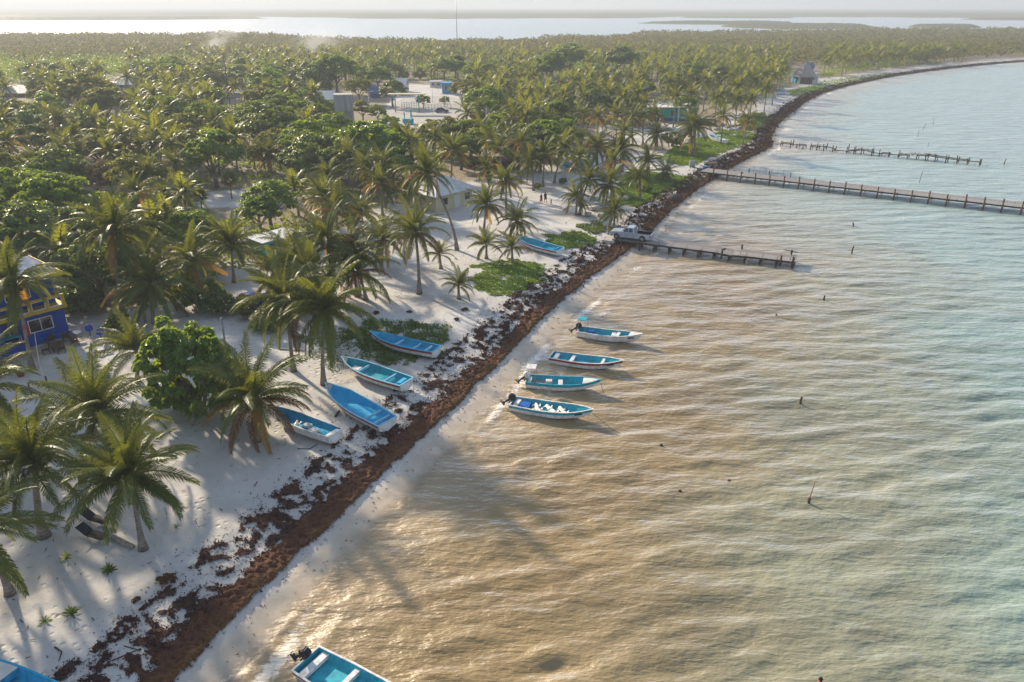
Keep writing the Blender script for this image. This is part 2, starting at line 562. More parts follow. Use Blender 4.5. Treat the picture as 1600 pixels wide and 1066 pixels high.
t = NT('sand')
co = t.n('NewGeometry', o=0)
sA, vg = t.attr('s'), t.attr('veg')
n_big = t.noise(co, 0.16, 4)
n_mid = t.noise(co, 1.1, 5, 0.65)
n_fine = t.noise(co, 9.0, 4, 0.7)
sand = t.mix(t.ss(n_big, 0.35, 0.65), (0.52, 0.505, 0.485), (0.43, 0.41, 0.385))
sand = t.mix(t.ss(n_mid, 0.56, 0.78, 0, 0.40), sand, (0.34, 0.285, 0.225))
sand = t.mix(t.ss(n_fine, 0.58, 0.82, 0, 0.5), sand, (0.28, 0.23, 0.18))
# litter specks: thicker towards the weed line and under trees
sp = t.noise(co, 3.4, 6, 0.8)
band = t.ss(sA, -13.0, -3.5, 0.0, 0.11)
thr = t.ma('SUBTRACT', 0.70, t.ma('ADD', band, t.ma('MULTIPLY', vg, 0.2)))
speck = t.ss(t.ma('SUBTRACT', sp, thr), 0.0, 0.05)
sand = t.mix(speck, sand, (0.10, 0.062, 0.048))
soil = t.mix(t.ss(n_mid, 0.35, 0.7), (0.27, 0.215, 0.15), (0.11, 0.09, 0.055))
soil = t.mix(t.ss(n_fine, 0.45, 0.75), soil, (0.30, 0.24, 0.18))
sand = t.mix(t.ma('MULTIPLY', vg, 0.92), sand, soil)
wetf = t.ss(t.ma('ADD', sA, t.ma('MULTIPLY', t.ma('SUBTRACT', n_big, 0.5), 2.2)), -0.4, 1.4)
wet = t.mix(t.ss(n_mid, 0.3, 0.7), (0.47, 0.40, 0.32), (0.38, 0.315, 0.245))
sand = t.mix(wetf, sand, wet)
rough = t.ma('SUBTRACT', 0.92, t.ma('MULTIPLY', wetf, 0.52))
vor = t.ss(t.n('TexVoronoi', {'Vector': co, 'Scale': 1.7, 'Randomness': 1.0}), 0.08, 0.34)   # footprints
tramp = t.ss(t.noise(co, 0.22, 3), 0.42, 0.6)
hh = t.ma('ADD', t.ma('ADD', t.ma('MULTIPLY', n_mid, 0.6), t.ma('MULTIPLY', n_fine, 0.4)), t.ma('MULTIPLY', t.ma('MULTIPLY', vor, tramp), 0.8))
nb = t.bump(hh, t.ma('SUBTRACT', 0.9, t.ma('MULTIPLY', wetf, 0.8)), 0.10)
MAT['sand'] = t.surf(t.pbr(sand, rough, nb, spec=0.25))
tag(link('ground', gme, None, MAT['sand']), 'white sand beach and sandy forest floor', kind='structure')

# ================================================================== WATER
rs = np.concatenate([np.geomspace(14, 320, 640), np.geomspace(322, 9000, 80)])
az = np.linspace(R(-54), R(54), 370)
x, y, q = polar_grid(rs, az)
s = shore_s(np.stack([x, y], 1))
sw = sw_of(y)
k = s - sw
r = np.hypot(x, y)
lr = lagoon_r(x, y)
cell = r * 0.0047
z = np.zeros_like(x)
wr = np.random.default_rng(5)
warp = (fbm(x / 14, y / 14, 41) - 0.5) * 5
sea = k > 0
for i in range(30):
    lam = float(np.exp(wr.uniform(np.log(1.2), np.log(3.8))))
    ang = math.pi / 2 + 0.20 + wr.normal(0, 0.26)
    kx, ky = math.cos(ang) * 2 * math.pi / lam, math.sin(ang) * 2 * math.pi / lam
    A = 0.0050 * lam
    ph = wr.uniform(0, 6.28)
    gm = 0.35 + 1.3 * vnoise(x / (lam * 2.6) + i * 7.3, y / (lam * 2.6), 50 + i)
    wt = np.clip((lam / cell - 3.0) / 3, 0, 1)
    th = kx * x + ky * y + ph + warp * 0.6
    z += A * gm * wt * (np.sin(th) + 0.22 * np.sin(2 * th + 0.6))
z *= np.clip(k / 9, 0.05, 1.0)
# small breakers running along the beach
along = fbm(x / 7, y / 7, 71)
for s0, a0, w0 in ((1.5, 0.13, 0.34), (3.6, 0.15, 0.5), (6.2, 0.12, 0.7), (9.5, 0.09, 0.9)):
    off = k - s0 - (fbm(x / 9 + s0, y / 9, 72) - 0.5) * 3.0
    z += a0 * np.exp(-(off / w0) ** 2) * np.clip((along - 0.36) * 3.2, 0, 1) * (r < 220)
z = np.where(sea | (r < lr - 20), z, 0)
z = np.where(r > 330, 0, z)
z = z + 0.012
far = np.clip((y - 85) / 60, 0, 1)
turb = np.clip(1.05 - (k - 6) / np.interp(y, [30, 90, 140, 300], [46, 38, 24, 14]), 0, 1)
turb = np.where(k > 0, turb, 0) * (1 - 0.55 * far)
turb = np.clip(turb + (fbm(x / 22, y / 16, 81) - 0.5) * 0.5 * (turb > 0.02), 0, 1)
foam = np.zeros_like(x)
for s0, w0, a in ((0.5, 0.6, 0.55), (1.9, 0.6, 1.0), (4.0, 0.6, 0.65)):
    off = k - s0 - (fbm(x / 9 + s0, y / 9, 72) - 0.5) * (3.0 if s0 > 1 else 2.0)
    foam = np.maximum(foam, a * np.exp(-(off / w0) ** 2) * np.clip((along - 0.33) * 3, 0.05, 1))
foam = np.where(sea, foam, 0)
wme = mesh_np('water', np.stack([x, y, z], 1), [q], True,
              {'k': np.where((k < 0) & (r > lr - 60), 50, np.maximum(k, 0)), 'turb': turb, 'foam': foam, 'lag': (k < 0).astype(float)})

t = NT('sea_water')
co = t.n('NewGeometry', o=0)
kk, tb, fo, lg = t.attr('k'), t.attr('turb'), t.attr('foam'), t.attr('lag')
st = t.n('Mapping', {'Vector': co, 'Rotation': (0, 0, 0.22), 'Scale': (0.42, 1.0, 1.0)})
patch = t.noise(st, 0.12, 4, 0.6)
c_deep = t.mix(t.ss(patch, 0.4, 0.65), (0.215, 0.315, 0.275), (0.180, 0.265, 0.228))
c_ol = t.mix(t.ss(patch, 0.4, 0.65), (0.245, 0.250, 0.168), (0.200, 0.204, 0.136))
c_br = t.mix(t.ss(patch, 0.38, 0.66), (0.265, 0.184, 0.078), (0.188, 0.128, 0.053))
c = t.mix(t.ss(tb, 0.05, 0.5), c_deep, c_ol)
c = t.mix(t.ss(tb, 0.38, 0.95), c, c_br)
ripple_brown = t.ss(t.noise(st, 0.40, 4, 0.55), 0.46, 0.66)  # stretched silt-brown bands: light and dark of the waves put into the colour
c = t.mix(t.ma('MULTIPLY', ripple_brown, 0.42), c, t.mix(0.5, c, (0.12, 0.078, 0.030)))
c = t.mix(t.ss(kk, 9.0, 1.0, 0, 0.6), c, (0.36, 0.27, 0.17))
c = t.mix(lg, c, (0.20, 0.27, 0.29))
fn = t.noise(co, 3.6, 5, 0.75)
ff = t.ss(t.ma('ADD', fo, t.ma('MULTIPLY', t.ma('SUBTRACT', fn, 0.5), 2.1)), 0.42, 0.95)
c = t.mix(t.ma('MULTIPLY', ff, 0.85), c, (0.66, 0.61, 0.53))
r1 = t.noise(st, 3.0, 4, 0.62)
r2 = t.noise(st, 0.36, 5, 0.55)
hgt = t.ma('ADD', t.ma('MULTIPLY', r1, 0.13), t.ma('MULTIPLY', r2, 1.25))
nb = t.bump(hgt, 1.0, 0.9)
rough = t.ma('ADD', 0.44, t.ma('MULTIPLY', ff, 0.5))
body = t.n('BsdfDiffuse', {'Color': c, 'Normal': t.n('VectorMath', {0: t.n('VectorMath', {0: nb, 3: 0.72}, operation='SCALE'), 1: (0, 0, 0.28)}, operation='ADD')})   # light coming back out of the turbid water
gl = t.n('BsdfGlossy', {'Color': (1, 1, 1), 'Roughness': rough, 'Normal': nb})
wat = t.n('MixShader', {0: t.n('Fresnel', {'IOR': 1.48, 'Normal': nb}), 1: body, 2: gl})
tr = t.n('BsdfTransparent')
thin = t.ss(t.ma('ADD', kk, t.ma('MULTIPLY', t.ma('SUBTRACT', t.noise(co, 0.9, 4), 0.5), 1.6)), 0.0, 2.1, 0.0, 1.0)
thin = t.ma('MAXIMUM', thin, ff)
MAT['water'] = t.surf(t.n('MixShader', {0: thin, 1: tr, 2: wat}))
tag(link('water', wme, None, MAT['water']), 'murky shallow sea and pale lagoon beyond the trees', kind='structure')

# ================================================================== HAZE
t = NT('haze_air')
vol = t.n('VolumePrincipled', {'Color': (0.66, 0.72, 0.80), 'Density': 0.00038, 'Anisotropy': 0.2})
t.t.links.new(vol, t.out.inputs['Volume'])
hz = MB().box((0, 4480, 22.0), (15200, 9200, 50.0)).build('haze', t.m)
tag(hz, 'pale sea haze in the air', kind='stuff')

# ================================================================== SARGASSUM
arc = np.concatenate([[0], np.cumsum(np.hypot(*np.diff(SH, axis=0).T))])
ts, a = [], 0.0
dcam = np.hypot(SH[:, 0], SH[:, 1])
while a < arc[-1]:
    d = np.interp(a, arc, dcam)
    if d < 620: ts.append(a)
    a += max(0.085, 0.0021 * d)
ts = np.array(ts)
cx, cy = np.interp(ts, arc, SH[:, 0]), np.interp(ts, arc, SH[:, 1])
tx, ty = np.gradient(cx, ts), np.gradient(cy, ts)
ker = np.ones(25) / 25
tx = np.convolve(np.pad(tx, 12, 'edge'), ker, 'valid'); ty = np.convolve(np.pad(ty, 12, 'edge'), ker, 'valid')
tn = np.hypot(tx, ty); tx, ty = tx / tn, ty / tn
nx_, ny_ = ty, -tx                                   # to the sea
sv = np.concatenate([np.linspace(-7.6, -4.2, 24), np.linspace(-4.1, 0.7, 56)])
X = cx[:, None] + nx_[:, None] * sv; Y = cy[:, None] + ny_[:, None] * sv
Sg = np.broadcast_to(sv, X.shape)
Tg = np.broadcast_to(ts[:, None], X.shape)


def weed_density(sg, x, y, tt):
    wob = (fbm(x / 3.1, y / 3.1, 91) - 0.5) * 1.5 + (fbm(x / 0.8, y / 0.8, 92, 3) - 0.5) * 0.8
    sg = sg * np.interp(y, [100, 130, 220], [1.0, 1.12, 1.35])
    s2 = sg + wob * np.clip((0.6 - sg) / 1.4, 0.12, 1.0)
    core = np.clip((s2 + 2.0) / 0.9, 0, 1) * np.clip((0.30 - s2) / 0.35, 0, 1)
    inner = np.clip((s2 + 5.6) / 2.2, 0, 1) * np.clip((0.2 - s2) / 0.3, 0, 1)
    patchy = np.clip((fbm(x / 0.5, y / 0.5, 93, 5) - 0.385) * 5, 0, 1)
    streak = np.exp(-((s2 + 4.7 + 0.4 * np.sin(tt / 6)) / 0.35) ** 2)
    return np.clip(core * 0.99 + inner * patchy * 0.78 + streak * patchy * 0.6, 0, 1), core


D, core = weed_density(Sg, X, Y, Tg)
hf = fbm(X / 0.28, Y / 0.28, 95, 4)
keep = D > (0.12 + 0.85 * fbm(X / 0.24, Y / 0.24, 96, 4))
zg = ground_z(X.ravel(), Y.ravel()).reshape(X.shape)
Z = zg + 0.015 + keep * (0.03 + 0.42 * np.clip(hf - 0.3, 0, 1) * (0.35 + 0.65 * core) + 0.10 * core * np.clip(1 + Sg / 3, 0, 1))
nt_, ns_ = X.shape
idx = np.arange(nt_ * ns_).reshape(nt_, ns_)
qd = np.stack([idx[:-1, :-1], idx[1:, :-1], idx[1:, 1:], idx[:-1, 1:]], -1)
kq = (keep[:-1, :-1].astype(int) + keep[1:, :-1] + keep[1:, 1:] + keep[:-1, 1:]) >= 3
qd = qd[kq]
Vw = np.stack([X, Y, Z], -1).reshape(-1, 3)
sw_attr = Sg.ravel()
# loose clumps and shreds over and around the mat
nc = 42000
ti = np.interp(rng.random(nc) ** 1.0, np.linspace(0, 1, len(ts)), np.arange(len(ts)))
ti = np.clip(ti.astype(int), 0, len(ts) - 1)
ss_ = np.where(rng.random(nc) < 0.80, rng.uniform(-5.5, 0.2, nc), rng.uniform(-12, 2.0, nc))
px_ = cx[ti] + nx_[ti] * ss_ + rng.normal(0, 0.1, nc); py_ = cy[ti] + ny_[ti] * ss_ + rng.normal(0, 0.1, nc)
dd, _c = weed_density(ss_, px_, py_, ts[ti])
ok = rng.random(nc) < np.maximum(dd, np.where(ss_ > 0.2, 0.45, 0.10 * np.exp((ss_ + 5) / 3)))
px_, py_, ss_, dd = px_[ok], py_[ok], ss_[ok], dd[ok]
dist_ = np.hypot(px_, py_)
pz_ = ground_z(px_, py_) + np.where(dd > 0.3, 0.12, 0.03)
sz_ = np.where(dd > 0.3, rng.uniform(0.07, 0.20, len(px_)), rng.uniform(0.04, 0.12, len(px_))) * np.clip(dist_ / 60, 0.8, 4)
K = 5
ctr = np.repeat(np.stack([px_, py_, pz_], 1), K, 0)
szr = np.repeat(sz_, K)[:, None]
ctr += rng.normal(0, 0.5, ctr.shape) * szr * np.array([1, 1, 0.35])
u1 = rng.normal(0, 1, ctr.shape); u1 /= np.linalg.norm(u1, axis=1, keepdims=True)
u2 = rng.normal(0, 1, ctr.shape); u2 /= np.linalg.norm(u2, axis=1, keepdims=True)
tv = np.stack([ctr + u1 * szr * 0.7, ctr - u1 * szr * 0.5 + u2 * szr * 0.35, ctr - u1 * szr * 0.3 - u2 * szr * 0.4], 1).reshape(-1, 3)
tf = np.arange(len(tv)).reshape(-1, 3) + len(Vw)
ssr = np.repeat(np.repeat(ss_, K), 3)
sme = mesh_np('sargassum_weed', np.vstack([Vw, tv]), [qd, tf], False, {'s': np.concatenate([sw_attr, ssr])})
t = NT('sargassum')
co = t.n('NewGeometry', o=0)
sA = t.attr('s')
na = t.noise(co, 0.35, 4)
nf = t.noise(co, 7.0, 5, 0.8)
ff = t.ma('ADD', sA, t.ma('MULTIPLY', t.ma('SUBTRACT', na, 0.5), 3.4))
base = t.mix(t.ss(ff, -2.3, -1.2), (0.056, 0.024, 0.028), (0.074, 0.026, 0.017))
base = t.mix(t.ss(ff, -0.75, 0.25), base, (0.115, 0.056, 0.020))
base = t.mix(t.ss(nf, 0.42, 0.66), base, t.mix(0.65, base, (0.016, 0.010, 0.009)))
base = t.mix(t.ss(nf, 0.44, 0.30), base, t.mix(0.6, base, (0.30, 0.15, 0.07)))
isl = t.n('NewGeometry', o=8)
base = t.mix(t.ma('MULTIPLY', isl, 0.35), base, (0.20, 0.10, 0.05))
MAT['weed'] = t.surf(t.pbr(base, 0.8, t.bump(nf, 1.0, 0.08), spec=0.12))
tag(link('sargassum_weed', sme, None, MAT['weed']), 'dark red brown sargassum weed heaped along the waterline', 'seaweed', kind='stuff')


# ================================================================== VEGETATION TEMPLATES
def frond_mesh(name, L, e0, bend, nl=34, ll=0.85, seed=0, seg=2, droop=0.55, wid=0.062, twist=0.0):
    """one coconut frond along +x: arched rib with two rows of leaflets"""
    g = np.random.default_rng(seed)
    n = 24
    ts = np.linspace(0, 1, n)
    ang = e0 - bend * ts ** 1.25
    px = np.concatenate([[0], np.cumsum(np.cos(ang[:-1]))]) * L / (n - 1)
    pz = np.concatenate([[0], np.cumsum(np.sin(ang[:-1]))]) * L / (n - 1)
    py = twist * ts ** 2 * L
    V, F3, F4 = [], [], []
    m = 7
    ti = np.linspace(0, 1, m)
    for i, tt in enumerate(ti):
        w = 0.055 * (1 - tt) + 0.012
        a = np.interp(tt, ts, ang)
        c = np.array([np.interp(tt, ts, px), np.interp(tt, ts, py), np.interp(tt, ts, pz)])
        nrm = np.array([-math.sin(a), 0, math.cos(a)])
        V += [c + np.array([0, w, 0]), c + nrm * w * 0.9, c - np.array([0, w, 0])]
        if i:
            b = 3 * i
            F4 += [(b - 3, b, b + 1, b - 2), (b - 2, b + 1, b + 2, b - 1)]
    for side in (-1, 1):
        for j in range(nl):
            tt = 0.10 + 0.90 * (j + g.uniform(-0.3, 0.3)) / nl
            tt = min(max(tt, 0.08), 0.995)
            a = np.interp(tt, ts, ang)
            c = np.array([np.interp(tt, ts, px), np.interp(tt, ts, py), np.interp(tt, ts, pz)])
            tg = np.array([math.cos(a), 0, math.sin(a)])
            nr = np.array([-math.sin(a), 0, math.cos(a)])
            sdv = np.array([0, side, 0.0])
            le = ll * (0.30 + 0.70 * math.sin(math.pi * min(1, (0.12 + tt * 0.86)) ** 0.85)) * g.uniform(0.85, 1.12)
            fw = 0.85 + 0.75 * tt
            d0 = sdv * 1.0 + tg * fw + nr * g.uniform(0.05, 0.38)
            d0 /= np.linalg.norm(d0)
            d1 = d0 + np.array([0, 0, -droop * g.uniform(0.7, 1.5)])
            d1 /= np.linalg.norm(d1)
            w = tg * wid
            p1 = c + d0 * le * 0.5
            p2 = p1 + d1 * le * 0.5
            b = len(V)
            if seg == 2:
                V += [c - w * 0.6, c + w * 0.6, p1 + w * 0.8, p1 - w * 0.8, p2]
                F4.append((b, b + 1, b + 2, b + 3)); F3.append((b + 3, b + 2, b + 4))
            else:
                V += [c - w, c + w, c + (d0 + d1) * le * 0.5]
                F3.append((b, b + 1, b + 2))
    return np.array(V), np.array(F4), np.array(F3)


ELEV = [80, 66, 50, 34, 17, 1, -18, -40]
BEND = [34, 52, 68, 76, 80, 78, 66, 42]
FROND = []
for i, (e, b) in enumerate(zip(ELEV, BEND)):
    row = []
    for j in range(2):
        V, f4, f3 = frond_mesh('frond', 3.7, R(e + 5 * j), R(b), 60, 0.80, i * 10 + j, 2, 0.70 + 0.13 * i, 0.032 + 0.0014 * i, (j - 0.5) * 0.12)
        me = mesh_np('frond', V, [f4, f3])
        me.materials.append(MAT['frond'])
        row.append(me)
    FROND.append(row)


def crown_arrays(seed, nf, seg, nl, wid, L=3.6):
    """whole palm crown as arrays"""
    g = np.random.default_rng(seed)
    Vs, F4, F3, off = [], [], [], 0
    for k in range(nf):
        u = (k + 0.5) / nf
        e = np.interp(u, np.linspace(0, 1, len(ELEV)), ELEV) + g.normal(0, 6)
        b = np.interp(u, np.linspace(0, 1, len(BEND)), BEND)
        V, f4, f3 = frond_mesh('f', L * g.uniform(0.8, 1.08), R(e), R(b), nl, 0.95, seed * 100 + k, seg, 0.4 + 0.9 * u, wid)
        a = k * 2.39996 + g.normal(0, 0.15)
        c, s_ = math.cos(a), math.sin(a)
        V = np.stack([V[:, 0] * c - V[:, 1] * s_, V[:, 0] * s_ + V[:, 1] * c, V[:, 2]], 1)
        Vs.append(V); F4.append(f4 + off); F3.append(f3 + off); off += len(V)
    return np.vstack(Vs), np.vstack(F4), np.vstack(F3)


CROWN = []
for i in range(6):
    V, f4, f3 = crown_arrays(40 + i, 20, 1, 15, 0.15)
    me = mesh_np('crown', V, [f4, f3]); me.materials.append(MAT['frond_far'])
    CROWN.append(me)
CROWN_LOW = [crown_arrays(60 + i, 15, 1, 6, 0.30) for i in range(5)]


def trunk_curve(top, bow, n=9):
    """from the origin to top, bowed"""
    top = Vector(top)
    pts = []
    for i in range(n):
        u = i / (n - 1)
        p = Vector((top.x * u ** 1.5, top.y * u ** 1.5, top.z * u))
        p += Vector((bow[0], bow[1], 0)) * math.sin(math.pi * u) * 0.5
        pts.append(p)
    return pts


TRUNK_FAR = []
for i in range(3):
    mb = MB().tube(trunk_curve((0.25 * (i - 1), 0.1, 1), (0.06 * (i - 1), 0.05), 5), [0.19, 0.14, 0.12, 0.11, 0.10], 6)
    me = mb.mesh('trunk', smooth=True); me.materials.append(MAT['palm_bark'])
    TRUNK_FAR.append((me, Vector((0.25 * (i - 1), 0.1, 1))))
_nut = MB()
for i in range(7):
    a = i * 0.9
    _nut.ball((0.26 * math.cos(a), 0.26 * math.sin(a), -0.22 - 0.05 * (i % 3)), 0.12, 6, 4, (1, 1, 1.25))
NUTS = _nut.mesh('coconut_bunch', smooth=True)
MAT['coconut'] = simple('coconut_husk', (0.20, 0.13, 0.04), (0.10, 0.10, 0.03), 6, 0.6)
NUTS.materials.append(MAT['coconut'])


def child_copy(name, me, parent, loc=None, rot=None, sc=None, mat=None):
    o = bpy.data.objects.new(name, me)
    COL.objects.link(o)
    o.parent = parent
    if loc is not None: o.location = loc
    if rot is not None: o.rotation_euler = rot
    if sc is not None: o.scale = (sc,) * 3 if not hasattr(sc, '__len__') else sc
    if mat is not None:
        o.material_slots[0].link = 'OBJECT'
        o.material_slots[0].material = mat
    return o


def palm(base, top, nf=24, L=1.0, seed=0, label='', group=None, trunk_r=0.15, nuts=True, yellow=0.08, brown=0.0, hang=1.0, wind=0.18):
    g = random.Random(seed)
    base, top = Vector(base), Vector(top)
    root = empty('palm_tree', base, 0, label, 'palm tree', group)
    rel = top - base
    bow = (g.uniform(-0.25, 0.25) * rel.z * 0.12, g.uniform(-0.2, 0.2) * rel.z * 0.12)
    pts = trunk_curve(rel, bow)
    rad = [trunk_r * k for k in (2.3, 1.45, 1.15, 1.02, 0.96, 0.9, 0.86, 0.82, 0.95)]
    pts[0] = pts[0] - Vector((0, 0, 0.15))
    MB().tube(pts, rad, 8).build('trunk', MAT['palm_bark'], root, smooth=True)
    tilt = Matrix.Rotation(R(g.gauss(0, 7)), 3, 'X') @ Matrix.Rotation(R(g.gauss(-4, 7)), 3, 'Y')
    hang = hang * g.uniform(.88, 1.0)
    for k in range(nf):
        u = ((k + 0.5) / nf) ** 0.95 * hang
        f = u * (len(FROND) - 1)
        i = min(len(FROND) - 1, int(f + g.random()))
        az_ = k * 2.39996 + g.gauss(0, 0.16)
        # the trade wind combs fronds a little inland
        az_ += wind * math.sin(az_ - 2.9) * -1
        m = None
        rr = g.random()
        if i >= 5 and rr < brown: m = MAT['frond_brown']
        elif i >= 4 and rr < brown + yellow * 1.3: m = MAT['frond_yellow']
        child_copy('frond', FROND[i][g.randint(0, 1)], root, rel + Vector((0, 0, 0.05 - 0.25 * u)),
                   (tilt @ Matrix.Rotation(az_, 3, 'Z') @ Matrix.Rotation(g.gauss(0, .08), 3, 'Y') @ Matrix.Rotation(g.gauss(0, .18), 3, 'X')).to_euler(), L * g.uniform(0.84, 1.1), m)
    if nuts:
        child_copy('coconut_bunch', NUTS, root, rel, (0, 0, g.uniform(0, 6)), max(0.8, L))
    return root


def far_palm(base, h, sc, seed, label, group):
    g = random.Random(seed)
    root = empty('palm_tree', base, g.uniform(0, 6.28), label, 'palm tree', group)
    me, tp = TRUNK_FAR[seed % 3]
    child_copy('trunk', me, root, None, None, (1.2, 1.2, h))
    child_copy('crown', CROWN[seed % len(CROWN)], root, (tp.x * 1.2, tp.y * 1.2, h), (0, 0, g.uniform(0, 6.28)), sc)
    return root


def leaf_cloud(seed, rx, rz, nclump, per, leaf, cl_r, flat=0.55, hollow=0.55, low=-0.35, rag=0.44):
    """leaf-sized faces gathered in clumps over an uneven crown"""
    g = np.random.default_rng(seed)
    d = g.normal(0, 1, (nclump * 3, 3))
    d /= np.linalg.norm(d, axis=1, keepdims=True)
    d = d[d[:, 2] > low][:nclump]
    nclump = len(d)
    rad = g.uniform(hollow, 1.0, nclump) ** 0.6
    lump = 1.0 - rag / 2 + rag * fbm(d[:, 0] * 1.7 + 9 + seed, d[:, 1] * 1.7 + d[:, 2] * 2 + 5, seed, 3)
    c = d * (rad * lump)[:, None] * np.array([rx, rx, rz])
    crs = cl_r * g.uniform(0.6, 1.3, nclump)
    ci = np.repeat(np.arange(nclump), per)
    o = g.normal(0, 1, (len(ci), 3)); o /= np.linalg.norm(o, axis=1, keepdims=True)
    o[:, 2] = np.abs(o[:, 2]) * 1.0 - 0.25
    p = c[ci] + o * (crs[ci] * g.uniform(0.5, 1.0, len(ci)) ** 0.5)[:, None] * np.array([1, 1, flat])
    nrm = o * 0.7 + d[ci] * 0.35 + np.array([0, 0, 0.55]) + g.normal(0, 0.45, p.shape)
    nrm /= np.linalg.norm(nrm, axis=1, keepdims=True)
    a = np.cross(nrm, g.normal(0, 1, p.shape)); a /= np.linalg.norm(a, axis=1, keepdims=True)
    b = np.cross(nrm, a)
    le = leaf * g.uniform(0.7, 1.35, len(ci))[:, None]
    V = np.stack([p - a * le * 0.55, p + b * le * 0.34 + nrm * le * 0.10, p + a * le * 0.6, p - b * le * 0.34 + nrm * le * 0.10], 1).reshape(-1, 3)
    return V, np.arange(len(V)).reshape(-1, 4)


def tree_trunk(seed, h, rx, r0=0.22):
    g = random.Random(seed)
    mb = MB().tube([(0, 0, -0.2), (0.06, 0.03, h * 0.4), (0.1, -0.04, h * 0.75)], [r0 * 1.5, r0, r0 * 0.75], 7)
    for k in range(6):
        a = k * 1.05 + g.uniform(-0.3, 0.3)
        q = Vector((0.08, 0, h * g.uniform(0.38, 0.7)))
        e = Vector((math.cos(a) * rx * 0.75, math.sin(a) * rx * 0.75, h * g.uniform(0.95, 1.35)))
        mb.tube([q, q.lerp(e, 0.5) + Vector((0, 0, 0.2)), e], [r0 * 0.55, r0 * 0.35, r0 * 0.12], 5)
    return mb.mesh('trunk', smooth=True)


BROAD = {}
for nm, args in {
    'almond': (4.1, 2.5, 74, 66, 0.46, 1.05, 0.5, 0.45, -0.45, 0.7),
    'round': (3.3, 2.7, 60, 66, 0.40, 0.9, 0.6, 0.5, -0.45, 0.8),
    'bush': (2.4, 1.9, 46, 60, 0.36, 0.75, 0.7, 0.45, -0.6),
}.items():
    BROAD[nm] = []
    for j in range(3):
        V, f = leaf_cloud(100 + j + len(nm) * 7, *args)
        me = mesh_np('crown', V, [f]); me.materials.append(MAT['leaf_mid'])
        tr_ = tree_trunk(j + 5, {'almond': 4.0, 'round': 3.4, 'bush': 1.6}[nm], args[0])
        tr_.materials.append(MAT['bark'])
        BROAD[nm].append((me, tr_, {'almond': 4.6, 'round': 4.2, 'bush': 1.7}[nm]))


def broad_tree(base, kind, sc, seed, mat, label, group=None, name='broadleaf_tree', cat='tree', zs=1.0):
    g = random.Random(seed)
    root = empty(name, base, g.uniform(0, 6.28), label, cat, group)
    root.scale = (sc, sc, sc * zs)
    me, tr_, ch = BROAD[kind][seed % 3]
    child_copy('trunk', tr_, root)
    child_copy('crown', me, root, (0, 0, ch), None, None, MAT[mat])
    return root


def replicate(Vt, faces, pos, sc, rot):
    """many copies of arrays, as one set of arrays"""
    n, m = len(pos), len(Vt)
    c, s_ = np.cos(rot)[:, None], np.sin(rot)[:, None]
    sc = sc[:, None]
    X = (Vt[None, :, 0] * c - Vt[None, :, 1] * s_) * sc + pos[:, 0:1]
    Y = (Vt[None, :, 0] * s_ + Vt[None, :, 1] * c) * sc + pos[:, 1:2]
    Z = Vt[None, :, 2] * sc + pos[:, 2:3]
    V = np.stack([X, Y, Z], -1).reshape(-1, 3)
    return V, [(f[None] + (np.arange(n) * m)[:, None, None]).reshape(-1, f.shape[1]) for f in faces]

